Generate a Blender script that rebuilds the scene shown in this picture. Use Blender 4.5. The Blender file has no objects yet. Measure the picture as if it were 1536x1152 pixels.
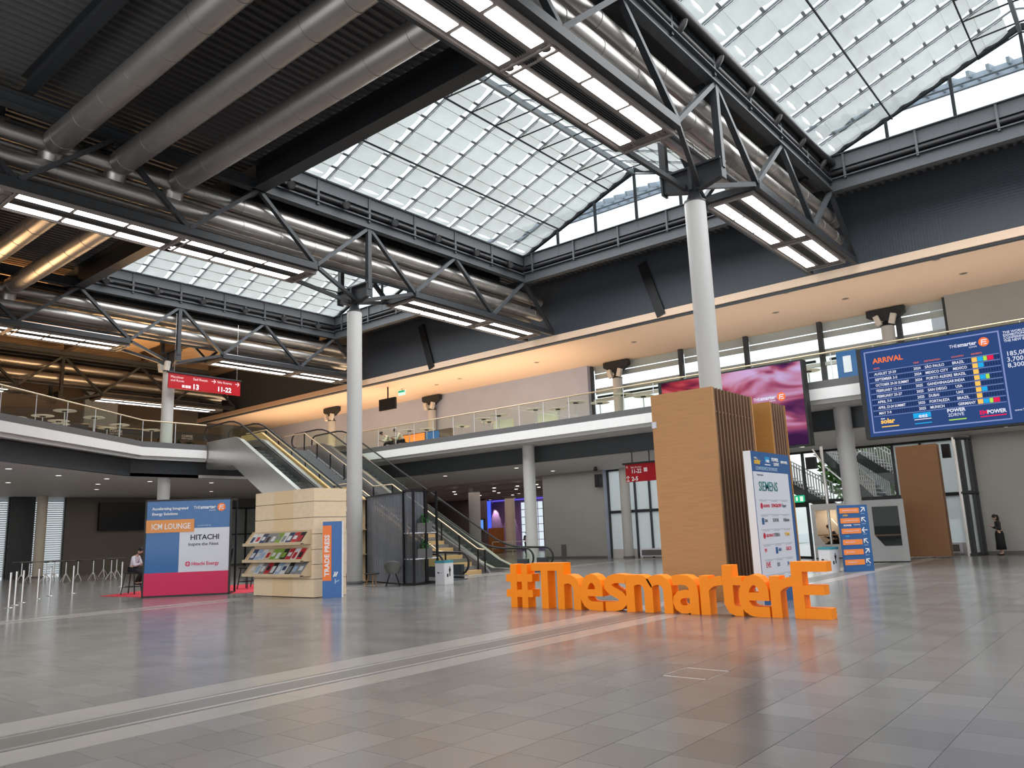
import bpy, bmesh, math, random
from mathutils import Vector, Matrix
random.seed(7)
PI = math.pi
COL = bpy.context.scene.collection
SC = bpy.context.scene

# ------------------------------------------------------------------ camera
EYE = Vector((0, 0, 1.7))
yaw, pit, rol = math.radians(39.5124), math.radians(10.7545), math.radians(-2.2074)
_f = Vector((math.cos(pit)*math.cos(yaw), math.cos(pit)*math.sin(yaw), math.sin(pit)))
_r = Vector((math.sin(yaw), -math.cos(yaw), 0))
_u = _r.cross(_f)
_r2 = _r*math.cos(rol) + _u*math.sin(rol)
_u2 = -_r*math.sin(rol) + _u*math.cos(rol)
cam_d = bpy.data.cameras.new('camera')
cam = bpy.data.objects.new('camera', cam_d)
COL.objects.link(cam)
cam_d.sensor_width = 36.0
cam_d.lens = 1168.9*36.0/1536.0
cam_d.clip_end = 500
cam.matrix_world = Matrix(((_r2.x, _u2.x, -_f.x, EYE.x), (_r2.y, _u2.y, -_f.y, EYE.y), (_r2.z, _u2.z, -_f.z, EYE.z), (0, 0, 0, 1)))
SC.camera = cam

# ------------------------------------------------------------------ world, exposure, daylight
SC.view_settings.view_transform = 'Standard'
SC.view_settings.look = 'None'
SC.view_settings.gamma = 1
SC.view_settings.exposure = 0.15
SC.view_settings.use_curve_mapping = False
SC.cycles.transparent_max_bounces = 40
wd = bpy.data.worlds.new('sky')
SC.world = wd
wd.use_nodes = True
wn, wl = wd.node_tree.nodes, wd.node_tree.links
wn.clear()
wo = wn.new('ShaderNodeOutputWorld'); wb = wn.new('ShaderNodeBackground')
tc = wn.new('ShaderNodeTexCoord'); sx = wn.new('ShaderNodeSeparateXYZ'); rp = wn.new('ShaderNodeValToRGB')
wl.new(tc.outputs['Generated'], sx.inputs[0]); wl.new(sx.outputs['Z'], rp.inputs[0])
rp.color_ramp.elements[0].position = 0.0; rp.color_ramp.elements[0].color = (0.62, 0.64, 0.65, 1)
rp.color_ramp.elements[1].position = 1.0; rp.color_ramp.elements[1].color = (0.80, 0.89, 1.0, 1)
e_ = rp.color_ramp.elements.new(0.08); e_.color = (0.95, 0.97, 1.0, 1)
wl.new(rp.outputs[0], wb.inputs[0]); wl.new(wb.outputs[0], wo.inputs[0])
wb.inputs[1].default_value = 1.25

def area(name, loc, rot, sx_, sy_, power, color=(1, 1, 1)):
    d = bpy.data.lights.new(name, 'AREA'); d.shape = 'RECTANGLE'; d.size = sx_; d.size_y = sy_
    d.energy = power; d.color = color
    o = bpy.data.objects.new(name, d); o.location = loc; o.rotation_euler = rot
    COL.objects.link(o); return o

# daylight that falls through the three glazed roof lights and the glazed front of the hall
for yc, nm in ((16.6, 'a'), (1.55, 'b'), (31.7, 'c')):
    area('roof_daylight', (21.9, yc, 15.35), (0, 0, 0), 14.2, 12.4, 2300, (0.96, 0.98, 1.0))
area('front_daylight', (-6.5, 10, 6.0), (0, -PI/2, 0), 10.0, 34.0, 1750, (0.97, 0.98, 1.0))
# warm lamps of the upper gallery, and added fills that brighten the soffit
area('gallery_uplight', (9, 44, 8.8), (PI, 0, 0), 5, 8, 1500, (1.0, 0.62, 0.30))
area('gallery_uplight', (21, 46, 8.8), (PI, 0, 0), 5, 8, 1000, (1.0, 0.60, 0.28))
area('soffit_fill', (34.6, 40, 7.2), (PI, 0, 0), 3.5, 32, 1150, (1.0, 0.74, 0.48))
area('soffit_fill', (34.6, 8, 7.2), (PI, 0, 0), 3.5, 22, 150, (1.0, 0.86, 0.72))
# ceiling lamps under the balconies and in the foyer
area('ceiling_lamps', (35.2, 14, 5.04), (0, 0, 0), 6.5, 38, 520, (1.0, 0.93, 0.84))
area('ceiling_lamps', (20, 46.5, 5.04), (0, 0, 0), 20, 14, 520, (1.0, 0.90, 0.78))
area('foyer_lamps', (48, 43, 4.66), (0, 0, 0), 14, 14, 420, (1.0, 0.80, 0.70))

# ------------------------------------------------------------------ materials
MATS = {}
def mat(name, col, rough=0.5, metal=0.0, noise=0.06, nscale=6.0, bump=0.0, bscale=60.0, spec=0.28, emit=None, estr=0.0, coat=0.0, stretch=None):
    if name in MATS: return MATS[name]
    m = bpy.data.materials.new(name); m.use_nodes = True
    n, l = m.node_tree.nodes, m.node_tree.links
    b = n['Principled BSDF']
    b.inputs['Roughness'].default_value = rough; b.inputs['Metallic'].default_value = metal
    b.inputs['Specular IOR Level'].default_value = spec; b.inputs['Coat Weight'].default_value = coat
    t = n.new('ShaderNodeTexCoord'); mp = n.new('ShaderNodeMapping')
    l.new(t.outputs['Object'], mp.inputs[0])
    if stretch: mp.inputs['Scale'].default_value = stretch
    nz = n.new('ShaderNodeTexNoise'); nz.inputs['Scale'].default_value = nscale; nz.inputs['Detail'].default_value = 4
    l.new(mp.outputs[0], nz.inputs['Vector'])
    mx = n.new('ShaderNodeMix'); mx.data_type = 'RGBA'
    a = [max(0, c*(1-noise)) for c in col]; c2 = [min(1, c*(1+noise)) for c in col]
    mx.inputs[6].default_value = (*a, 1); mx.inputs[7].default_value = (*c2, 1)
    l.new(nz.outputs['Fac'], mx.inputs[0]); l.new(mx.outputs[2], b.inputs['Base Color'])
    if bump:
        nb = n.new('ShaderNodeTexNoise'); nb.inputs['Scale'].default_value = bscale
        l.new(mp.outputs[0], nb.inputs['Vector'])
        bp = n.new('ShaderNodeBump'); bp.inputs['Strength'].default_value = bump; bp.inputs['Distance'].default_value = 0.01
        l.new(nb.outputs['Fac'], bp.inputs['Height']); l.new(bp.outputs[0], b.inputs['Normal'])
    if emit:
        b.inputs['Emission Color'].default_value = (*emit, 1); b.inputs['Emission Strength'].default_value = estr
    MATS[name] = m
    return m

def emis(name, col, s):
    if name in MATS: return MATS[name]
    m = bpy.data.materials.new(name); m.use_nodes = True
    n, l = m.node_tree.nodes, m.node_tree.links; n.clear()
    o = n.new('ShaderNodeOutputMaterial'); e = n.new('ShaderNodeEmission')
    e.inputs[0].default_value = (*col, 1); e.inputs[1].default_value = s
    l.new(e.outputs[0], o.inputs[0]); MATS[name] = m; return m

def glass(name, tint=(0.965, 0.985, 0.98), refl=0.10, body=0.0, bodycol=(0.8, 0.85, 0.85)):
    if name in MATS: return MATS[name]
    m = bpy.data.materials.new(name); m.use_nodes = True
    n, l = m.node_tree.nodes, m.node_tree.links; n.clear()
    o = n.new('ShaderNodeOutputMaterial')
    tr = n.new('ShaderNodeBsdfTransparent'); tr.inputs[0].default_value = (*tint, 1)
    gl = n.new('ShaderNodeBsdfGlossy'); gl.inputs['Roughness'].default_value = 0.02
    fr = n.new('ShaderNodeFresnel'); fr.inputs[0].default_value = 1.35
    gm = n.new('ShaderNodeNewGeometry'); bk = n.new('ShaderNodeMath'); bk.operation = 'SUBTRACT'; bk.inputs[0].default_value = 1.0; l.new(gm.outputs['Backfacing'], bk.inputs[1])
    ml = n.new('ShaderNodeMath'); ml.operation = 'MULTIPLY'; l.new(bk.outputs[0], ml.inputs[0]); l.new(fr.outputs[0], ml.inputs[1])
    mx = n.new('ShaderNodeMixShader'); l.new(ml.outputs[0], mx.inputs[0]); l.new(tr.outputs[0], mx.inputs[1]); l.new(gl.outputs[0], mx.inputs[2])
    last = mx
    if body:
        df = n.new('ShaderNodeBsdfDiffuse'); df.inputs[0].default_value = (*bodycol, 1)
        tl = n.new('ShaderNodeBsdfTranslucent'); tl.inputs[0].default_value = (*bodycol, 1)
        ad = n.new('ShaderNodeMixShader'); ad.inputs[0].default_value = 0.8; l.new(df.outputs[0], ad.inputs[1]); l.new(tl.outputs[0], ad.inputs[2])
        m2 = n.new('ShaderNodeMixShader'); m2.inputs[0].default_value = body
        l.new(mx.outputs[0], m2.inputs[1]); l.new(ad.outputs[0], m2.inputs[2]); last = m2
    l.new(last.outputs[0], o.inputs[0]); MATS[name] = m; return m

M_WHITE = mat('white_paint', (0.74, 0.73, 0.71), 0.45)
M_COLUMN = mat('column_paint', (0.47, 0.46, 0.445), 0.4, noise=0.03)
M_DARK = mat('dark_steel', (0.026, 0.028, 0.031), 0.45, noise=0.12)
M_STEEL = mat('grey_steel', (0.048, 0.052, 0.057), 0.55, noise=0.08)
M_BLACK = mat('black_metal', (0.012, 0.012, 0.013), 0.4)
M_BLACKM = mat('black_plastic', (0.02, 0.02, 0.02), 0.55)
M_DUCT = mat('galvanised_duct', (0.38, 0.36, 0.34), 0.38, 0.85, noise=0.12, nscale=2.0, stretch=(1, 1, 1))
M_DECK = mat('roof_deck', (0.085, 0.083, 0.082), 0.5, noise=0.08)
M_HOUSE = mat('lamp_housing', (0.20, 0.175, 0.16), 0.5)
M_LAMP = emis('lamp_diffuser', (1.0, 0.98, 0.95), 3.2)
M_SOFFIT = mat('tan_soffit', (0.80, 0.60, 0.44), 0.6, noise=0.03, nscale=1.0)
M_UNDER = mat('under_ceiling', (0.62, 0.59, 0.56), 0.6, noise=0.03)
M_BAND = mat('dark_band', (0.055, 0.06, 0.065), 0.45)
M_CURB = mat('curb_grey', (0.12, 0.115, 0.115), 0.5)
M_STONE = mat('wall_stone', (0.33, 0.325, 0.305), 0.6, noise=0.10, nscale=0.7)
M_LAV = mat('wall_plaster', (0.40, 0.43, 0.54), 0.7, noise=0.07, nscale=0.8)
M_GLASS = glass('clear_glass')
M_RAILG = glass('railing_glass', (0.93, 0.96, 0.925))
M_FROST = glass('frosted_glass', (0.9, 0.95, 0.95), body=0.7, bodycol=(0.93, 0.96, 0.95))
M_CHROME = mat('brushed_steel', (0.62, 0.61, 0.59), 0.28, 0.9, noise=0.06, nscale=3)
M_BRASS = mat('bronze_rail', (0.62, 0.50, 0.34), 0.35, 0.6)
M_ORANGE = mat('orange_foam', (1.0, 0.265, 0.003), 0.5, noise=0.03)
M_WOOD = mat('oak_veneer', (0.48, 0.25, 0.10), 0.5, noise=0.20, nscale=3.0, stretch=(1, 0.6, 9))
M_WOODD = mat('dark_oak_slat', (0.22, 0.125, 0.075), 0.55, noise=0.2, nscale=4, stretch=(4, 4, 0.6))
M_WOODB = mat('brown_veneer', (0.27, 0.135, 0.065), 0.5, noise=0.18, nscale=3.0, stretch=(1, 0.6, 9))
M_BACKING = mat('slat_backing', (0.035, 0.022, 0.015), 0.7)
M_BLUE = mat('sign_blue', (0.030, 0.105, 0.27), 0.35)
M_PRINTW = mat('print_white', (0.80, 0.80, 0.80), 0.5, noise=0.01)
M_PANELW = mat('sign_white', (0.66, 0.66, 0.72), 0.35, noise=0.01)
M_PRINTO = mat('print_orange', (0.82, 0.24, 0.055), 0.45, noise=0.01)
M_RED = mat('sign_red', (0.36, 0.006, 0.012), 0.4, noise=0.02)
M_CRIM = mat('crimson_print', (0.60, 0.012, 0.085), 0.3, noise=0.02)
M_SKIN = mat('skin', (0.55, 0.34, 0.25), 0.5)
M_HAIR = mat('hair_black', (0.012, 0.010, 0.009), 0.6)
M_SHIRT = mat('shirt_white', (0.62, 0.61, 0.66), 0.7)
M_CLOTHK = mat('cloth_black', (0.014, 0.014, 0.016), 0.8)
M_CLOTHN = mat('cloth_navy', (0.02, 0.022, 0.035), 0.8)
M_TABLET = mat('table_cream', (0.60, 0.55, 0.44), 0.4)
M_PLYW = mat('travertine', (0.80, 0.62, 0.42), 0.55, noise=0.13, nscale=5.0, bump=0.3, bscale=18, stretch=(1, 1, 2.2))

# fabric shade that lets daylight through
def fabric():
    m = bpy.data.materials.new('shade_fabric'); m.use_nodes = True
    n, l = m.node_tree.nodes, m.node_tree.links; n.clear()
    o = n.new('ShaderNodeOutputMaterial')
    df = n.new('ShaderNodeBsdfDiffuse'); tl = n.new('ShaderNodeBsdfTranslucent'); tr = n.new('ShaderNodeBsdfTransparent')
    tcn = n.new('ShaderNodeTexCoord'); nz = n.new('ShaderNodeTexNoise'); nz.inputs['Scale'].default_value = 0.6
    l.new(tcn.outputs['Object'], nz.inputs['Vector'])
    cr = n.new('ShaderNodeValToRGB'); cr.color_ramp.elements[0].color = (0.67, 0.665, 0.61, 1); cr.color_ramp.elements[1].color = (0.79, 0.785, 0.74, 1)
    cr.color_ramp.elements[0].position = 0.35; cr.color_ramp.elements[1].position = 0.65
    l.new(nz.outputs['Fac'], cr.inputs[0]); l.new(cr.outputs[0], df.inputs[0]); l.new(cr.outputs[0], tl.inputs[0])
    tr.inputs[0].default_value = (0.93, 0.94, 0.92, 1)
    a = n.new('ShaderNodeMixShader'); a.inputs[0].default_value = 0.78
    l.new(df.outputs[0], a.inputs[1]); l.new(tl.outputs[0], a.inputs[2])
    b = n.new('ShaderNodeMixShader'); b.inputs[0].default_value = 0.13
    l.new(a.outputs[0], b.inputs[1]); l.new(tr.outputs[0], b.inputs[2]); l.new(b.outputs[0], o.inputs[0])
    return m
M_FABRIC = fabric()

def floor_mat():
    m = bpy.data.materials.new('polished_stone_tile'); m.use_nodes = True
    n, l = m.node_tree.nodes, m.node_tree.links; b = n['Principled BSDF']
    oi = n.new('ShaderNodeObjectInfo'); ge = n.new('ShaderNodeNewGeometry')
    ad = n.new('ShaderNodeMath'); ad.operation = 'ADD'; l.new(oi.outputs['Random'], ad.inputs[0]); l.new(ge.outputs['Random Per Island'], ad.inputs[1])
    fr = n.new('ShaderNodeMath'); fr.operation = 'FRACT'; l.new(ad.outputs[0], fr.inputs[0])
    cr = n.new('ShaderNodeValToRGB'); l.new(fr.outputs[0], cr.inputs[0])
    cr.color_ramp.elements[0].color = (0.165, 0.160, 0.155, 1); cr.color_ramp.elements[1].color = (0.225, 0.218, 0.210, 1)
    t = n.new('ShaderNodeTexCoord'); gp = n.new('ShaderNodeNewGeometry')
    nz = n.new('ShaderNodeTexNoise'); nz.inputs['Scale'].default_value = 1.3; nz.inputs['Detail'].default_value = 6
    l.new(gp.outputs['Position'], nz.inputs['Vector'])
    mx = n.new('ShaderNodeMix'); mx.data_type = 'RGBA'; mx.blend_type = 'MULTIPLY'; mx.inputs[0].default_value = 0.12
    c2 = n.new('ShaderNodeValToRGB'); c2.color_ramp.elements[0].position = 0.3; c2.color_ramp.elements[0].color = (0.6, 0.6, 0.6, 1); c2.color_ramp.elements[1].position = 0.7
    l.new(nz.outputs['Fac'], c2.inputs[0]); l.new(cr.outputs[0], mx.inputs[6]); l.new(c2.outputs[0], mx.inputs[7])
    l.new(mx.outputs[2], b.inputs['Base Color'])
    rr = n.new('ShaderNodeMapRange'); rr.inputs[3].default_value = 0.16; rr.inputs[4].default_value = 0.24
    l.new(nz.outputs['Fac'], rr.inputs[0]); l.new(rr.outputs[0], b.inputs['Roughness'])
    b.inputs['Specular IOR Level'].default_value = 0.7
    return m
M_TILE = floor_mat()
M_GROUT = mat('grout', (0.30, 0.29, 0.27), 0.5)
M_SLAB = mat('pale_stone_slab', (0.36, 0.335, 0.305), 0.2, noise=0.12, nscale=1.5)

# ------------------------------------------------------------------ mesh builder
class MB:
    def __init__(s): s.v = []; s.f = []; s.s = []
    def add(s, vs, fs, smooth=False):
        k = len(s.v); s.v += [tuple(p) for p in vs]
        for f in fs: s.f.append(tuple(i+k for i in f)); s.s.append(smooth)
        return s
    def hexa(s, p):
        return s.add(p, [(0, 3, 2, 1), (4, 5, 6, 7), (0, 1, 5, 4), (1, 2, 6, 5), (2, 3, 7, 6), (3, 0, 4, 7)])
    def box(s, x0, x1, y0, y1, z0, z1):
        return s.hexa([(x0, y0, z0), (x1, y0, z0), (x1, y1, z0), (x0, y1, z0), (x0, y0, z1), (x1, y0, z1), (x1, y1, z1), (x0, y1, z1)])
    def beam(s, p, q, w, h, up=(0, 0, 1)):
        p, q = Vector(p), Vector(q); d = (q-p).normalized(); u = Vector(up)
        a = d.cross(u)
        if a.length < 1e-4: a = d.cross(Vector((1, 0, 0)))
        a.normalize(); b = a.cross(d).normalized()
        a *= w/2; b *= h/2
        return s.hexa([p-a-b, p+a-b, p+a+b, p-a+b, q-a-b, q+a-b, q+a+b, q-a+b])
    def ibeam(s, p, q, w, h, t=0.03):
        p, q = Vector(p), Vector(q); z = Vector((0, 0, h/2-t/2))
        s.beam(p+z, q+z, w, t); s.beam(p-z, q-z, w, t); return s.beam(p, q, t, h-2*t)
    def tube(s, p, q, r, n=12, r2=None, cap=True):
        p, q = Vector(p), Vector(q); d = (q-p).normalized()
        a = d.cross(Vector((0, 0, 1)))
        if a.length < 1e-3: a = d.cross(Vector((1, 0, 0)))
        a.normalize(); b = d.cross(a); r2 = r if r2 is None else r2
        vs = []
        for c, rr in ((p, r), (q, r2)):
            for i in range(n):
                t = 2*PI*i/n; vs.append(c + a*math.cos(t)*rr + b*math.sin(t)*rr)
        s.add(vs, [(i, (i+1) % n, n+(i+1) % n, n+i) for i in range(n)], True)
        if cap: s.add(vs, [tuple(range(n-1, -1, -1)), tuple(range(n, 2*n))])
        return s
    def path(s, pts, r, n=8, closed=False):
        pts = [Vector(p) for p in pts]; N = len(pts); vs = []
        prev = None
        for i, p in enumerate(pts):
            d = (pts[min(i+1, N-1)]-pts[max(i-1, 0)]).normalized()
            if prev is None:
                a = d.cross(Vector((0, 0, 1)))
                if a.length < 1e-2: a = d.cross(Vector((1, 0, 0)))
            else: a = prev - d*prev.dot(d)
            a.normalize(); prev = a; b = d.cross(a)
            for k in range(n):
                t = 2*PI*k/n; vs.append(p + a*math.cos(t)*r + b*math.sin(t)*r)
        fs = []
        for i in range(N-1):
            for k in range(n): fs.append((i*n+k, i*n+(k+1) % n, (i+1)*n+(k+1) % n, (i+1)*n+k))
        s.add(vs, fs, True)
        return s.add(vs, [tuple(range(n-1, -1, -1)), tuple(range((N-1)*n, N*n))])
    def lathe(s, prof, c=(0, 0, 0), n=24):
        vs = []; N = len(prof)
        for r, z in prof:
            for k in range(n):
                t = 2*PI*k/n; vs.append((c[0]+r*math.cos(t), c[1]+r*math.sin(t), c[2]+z))
        fs = [(i*n+k, i*n+(k+1) % n, (i+1)*n+(k+1) % n, (i+1)*n+k) for i in range(N-1) for k in range(n)]
        s.add(vs, fs, True)
        return s.add(vs, [tuple(range(n-1, -1, -1)), tuple(range((N-1)*n, N*n))])
    def ell(s, c, rx, ry, rz, n=12, m=8):
        vs = []; fs = []
        for j in range(m+1):
            ph = PI*j/m
            for k in range(n):
                t = 2*PI*k/n; vs.append((c[0]+rx*math.sin(ph)*math.cos(t), c[1]+ry*math.sin(ph)*math.sin(t), c[2]+rz*math.cos(ph)))
        for j in range(m):
            for k in range(n): fs.append((j*n+k, (j+1)*n+k, (j+1)*n+(k+1) % n, j*n+(k+1) % n))
        return s.add(vs, fs, True)
    def prism(s, poly, fn, d0, d1):
        n = len(poly)
        vs = [fn(u, v, d0) for u, v in poly] + [fn(u, v, d1) for u, v in poly]
        return s.add(vs, [tuple(range(n-1, -1, -1)), tuple(range(n, 2*n))] + [(i, (i+1) % n, n+(i+1) % n, n+i) for i in range(n)])
    def ribbon(s, pts, w, fn, d0, d1, smooth=False):
        # thick polyline in the (u, v) plane, extruded from d0 to d1
        P = [Vector((a, b)) for a, b in pts]; N = len(P); L = []; Rr = []
        for i in range(N):
            if i == 0: t = (P[1]-P[0]).normalized(); k = 1
            elif i == N-1: t = (P[-1]-P[-2]).normalized(); k = 1
            else:
                a = (P[i]-P[i-1]).normalized(); b = (P[i+1]-P[i]).normalized(); t = (a+b).normalized()
                k = min(1.6, 1/max(0.3, t.dot(a)))
            nn = Vector((-t.y, t.x))*(w/2*k); L.append(P[i]+nn); Rr.append(P[i]-nn)
        for i in range(N-1):
            q = [L[i], Rr[i], Rr[i+1], L[i+1]]
            vs = [fn(a.x, a.y, d0) for a in q] + [fn(a.x, a.y, d1) for a in q]
            fs = [(0, 1, 2, 3), (7, 6, 5, 4), (0, 3, 7, 4), (1, 5, 6, 2)]
            if i == 0: fs.append((0, 4, 5, 1))
            if i == N-2: fs.append((3, 2, 6, 7))
            s.add(vs, fs)
        return s
    def build(s, name, m, parent=None, shift=(0, 0, 0)):
        me = bpy.data.meshes.new(name)
        sv = shift
        me.from_pydata([(a-sv[0], b-sv[1], c-sv[2]) for a, b, c in s.v], [], s.f)
        me.polygons.foreach_set('use_smooth', s.s)
        me.materials.append(m); me.update()
        o = bpy.data.objects.new(name, me); COL.objects.link(o)
        if parent: o.parent = parent
        return o

def base_of(p):
    l = Vector((0, 0, 0))
    while p: l += p.location; p = p.parent
    return l
def part(name, mb, m, parent, label=None):
    o = mb.build(name, m, parent, base_of(parent))
    if label: o['label'] = label
    return o
def thing(name, label, cat, loc=(0, 0, 0), group=None):
    o = bpy.data.objects.new(name, None); COL.objects.link(o); o.location = loc; o.empty_display_size = 0.1
    o['label'] = label; o['category'] = cat
    if group: o['group'] = group
    return o
def place(o, loc, rz=0.0):
    o.location = loc; o.rotation_euler = (0, 0, rz); return o
def solo(name, mb, m, label, cat, loc=(0, 0, 0), group=None):
    o = mb.build(name, m, None, loc); o.location = loc
    o['label'] = label; o['category'] = cat
    if group: o['group'] = group
    return o
def struct(name, mb, m, label=None, parent=None):
    o = mb.build(name, m, parent, base_of(parent) if parent else (0, 0, 0))
    if parent is None: o['kind'] = 'structure'
    if label: o['label'] = label
    return o
def dup(src, loc, rz, label, group=None):
    def rec(o, par):
        c = o.copy(); COL.objects.link(c); c.parent = par
        for ch in list(o.children): rec(ch, c)
        return c
    r = rec(src, None); r.location = loc; r.rotation_euler = (0, 0, rz); r['label'] = label
    if group: r['group'] = group
    return r

TEXTS = []
def text(parent, body, x, z, size, m, y=-0.02, bold=0.0, align='LEFT', rot=0.0, ext=0.003, name='lettering', sx=1.0, back=False):
    c = bpy.data.curves.new(name, 'FONT'); c.body = body; c.size = size; c.extrude = ext; c.offset = bold; c.align_x = align
    c.resolution_u = 2
    c.materials.append(m)
    o = bpy.data.objects.new(name, c); TEXTS.append(o); COL.objects.link(o); o.parent = parent
    o.matrix_local = Matrix.Translation((x, y, z)) @ Matrix.Rotation(PI/2, 4, 'X') @ Matrix.Rotation(rot, 4, 'Z') @ Matrix.Diagonal((sx, 1, 1, 1))
    return o
def lbox(parent, name, x0, x1, z0, z1, m, y0=-0.012, y1=0.0, label=None):
    o = MB().box(x0, x1, y0, y1, z0, z1).build(name, m, parent)
    if label: o['label'] = label
    return o
def flat(name, polys, m, parent, y0, y1):
    mb = MB()
    for p in polys: mb.prism(p, lambda u, v, d: (u, d, v), y0, y1)
    return mb.build(name, m, parent)
def circ(cx, cz, r, n=20, a0=0, a1=2*PI):
    return [(cx+r*math.cos(a0+(a1-a0)*i/n), cz+r*math.sin(a0+(a1-a0)*i/n)) for i in range(n if a1-a0 > 6.28 else n+1)]

# column and truss grid
AX = [9.05, 24.08, 39.30, 54.4]      # truss axes (Y)
CX = 19.4                            # column row (X)

# ================================================================== FLOOR
fl = MB().box(-9, 64, -14, 72, -0.3, -0.006)
FLOOR = struct('floor', fl, M_GROUT, 'dark polished stone tile floor of the entrance hall')
TL, TW = 0.525, 0.5455
rows = []
y = 7.55
while y > -13: rows.append(y-TW); y -= TW
y = 9.36
while y < 21.7: rows.append(y); y += TW
y = 22.86
while y < 71: rows.append(y); y += TW
tiles = []
for i, y0 in enumerate(rows):
    off = 0.26*(i % 2) + 0.07*((i*7) % 5)
    k = -6
    x = -8 - off
    while x < 62:
        tiles.append((x, y0)); x += TL
def vis(x, y, z=0):
    d = Vector((x, y, z)) - EYE; w = d.dot(_f)
    if w < 0.5: return None
    return (768+1168.9*d.dot(_r2)/w, 576-1168.9*d.dot(_u2)/w, w)
inv = []
rest = []
for (x, y0) in tiles:
    v = vis(x+TL/2, y0+TW/2)
    if v and -60 < v[0] < 1600 and v[1] < 1210: inv.append((v[2], x, y0))
    else: rest.append((x, y0))
inv.sort()
tm = MB().box(0.003, TL-0.003, 0.003, TW-0.003, -0.03, 0)
t0 = tm.build('tile', M_TILE, FLOOR)
first = True
for (d, x, y0) in inv[:300]:
    o = t0 if first else t0.copy()
    if not first: COL.objects.link(o)
    first = False
    o.location = (x, y0, 0)
sm = MB()
for (x, y0) in [(a, b) for _, a, b in inv[300:]] + rest:
    sm.box(x+0.003, x+TL-0.003, y0+0.003, y0+TW-0.003, -0.03, 0)
so = sm.build('far_tiles', M_TILE, FLOOR); so['kind'] = 'stuff'
# service channel with two steel rails between pale slabs, along the column grid
def channel(ya, yb, n0, x0, x1, big):
    # pale slabs each side, dark groove and rails in the middle
    w = (yb-ya)
    a1, b1 = ya+0.27*w, yb-0.34*w
    x = x0; i = 0; lens = [2.1, 0.52, 2.6, 1.6, 3.0, 1.6, 2.4, 1.9]
    while x < x1:
        L = lens[i % 8]
        for (p, q) in ((ya, a1), (b1, yb)):
            MB().box(x+0.004, x+L-0.004, p+0.003, q-0.003, -0.03, 0.0005).build('slab', M_SLAB, FLOOR)
        x += L; i += 1
    g = MB().box(x0, x1, a1+0.03, b1-0.03, -0.03, -0.002); g.build('channel_cover', mat('channel_stone', (0.16, 0.15, 0.14), 0.3), FLOOR)
    for yy in (a1+0.1, b1-0.1):
        MB().box(x0, x1, yy-0.022, yy+0.022, -0.03, 0.001).build('rail', M_CHROME, FLOOR)
channel(7.56, 9.35, 0, -6.0, 40, True)
channel(21.72, 22.85, 0, -2.0, 40, False)
# inspection hatch
hm = MB()
for (a, b, c, d) in ((8.38, 8.40, 4.25, 4.83), (8.96, 8.98, 4.25, 4.83), (8.38, 8.98, 4.25, 4.27), (8.38, 8.98, 4.81, 4.83)): hm.box(a, b, c, d, -0.02, 0.0015)
hm.build('hatch_frame', M_CHROME, FLOOR)

# ================================================================== WALLS, SOFFITS, CEILING
struct('wall_back', MB().box(38.9, 39.3, 26.1, 62, 6.0, 11.5).box(38.9, 39.3, 25.4, 29.9, 0, 5.1), M_LAV, 'lavender grey plaster wall above the balcony')
wb_ = MB().box(38.86, 38.9, 25.4, 29.9, 0, 5.1)
struct('wall_stone', wb_, M_STONE, 'grey stone wall panel left of the glazing')
wr = MB().box(38.9, 39.3, -14, 6.55, 0, 5.1).box(38.9, 39.3, -14, 6.5, 6.0, 11.5)
struct('wall_right', wr, M_STONE, 'grey stone wall right of the entrance glazing')
struct('baseboard_back', MB().box(38.8, 38.88, 25.4, 29.9, 0, 0.14).box(38.82, 38.9, -14, 6.5, 0, 0.14), M_CURB)
# perforated dark wall over the soffit
def perf():
    m = mat('perforated_dark', (0.052, 0.060, 0.072), 0.45, noise=0.02)
    n, l = m.node_tree.nodes, m.node_tree.links
    t = n.new('ShaderNodeTexCoord'); v = n.new('ShaderNodeTexVoronoi'); v.inputs['Scale'].default_value = 9; v.inputs['Randomness'].default_value = 0
    l.new(t.outputs['Object'], v.inputs['Vector'])
    b = n.new('ShaderNodeBump'); b.inputs['Strength'].default_value = 0.6; b.inputs['Distance'].default_value = 0.02
    l.new(v.outputs['Distance'], b.inputs['Height']); l.new(b.outputs[0], n['Principled BSDF'].inputs['Normal'])
    return m
struct('wall_upper', MB().box(32.2, 32.5, -14, 60, 11.35, 15.1), perf(), 'dark perforated metal wall above the tan soffit')
struct('ceiling_soffit', MB().box(32.15, 40.6, -14, 60, 11.5, 11.75).box(32.12, 32.2, -14, 60, 11.42, 11.75), M_SOFFIT, 'tan soffit above the upper balcony')
# lower ceilings under the balconies
struct('ceiling_lower', MB().box(31.0, 39.4, -14, 60, 5.1, 5.3), M_UNDER, 'pale ceiling under the right balcony')
struct('trim_1', MB().box(30.95, 31.1, -14, 37.3, 5.1, 5.9), M_BAND, 'dark metal band under the right balcony')
struct('ceiling_balcony_right', MB().box(29.25, 39.3, -14, 60, 5.9, 6.45), M_UNDER, 'balcony slab right')
struct('trim_2', MB().box(29.0, 29.25, -14, 37.2, 6.05, 6.46), M_WHITE, 'white fascia of the right balcony')
struct('trim_3', MB().box(29.15, 29.3, -14, 37.2, 5.9, 6.05), mat('fascia_step', (0.5, 0.49, 0.475), 0.5), 'pale stepped edge below the fascia')
struct('trim_4', MB().box(29.03, 29.25, -14, 37.2, 6.46, 6.74), M_CURB, 'dark kerb of the right balcony')
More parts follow.
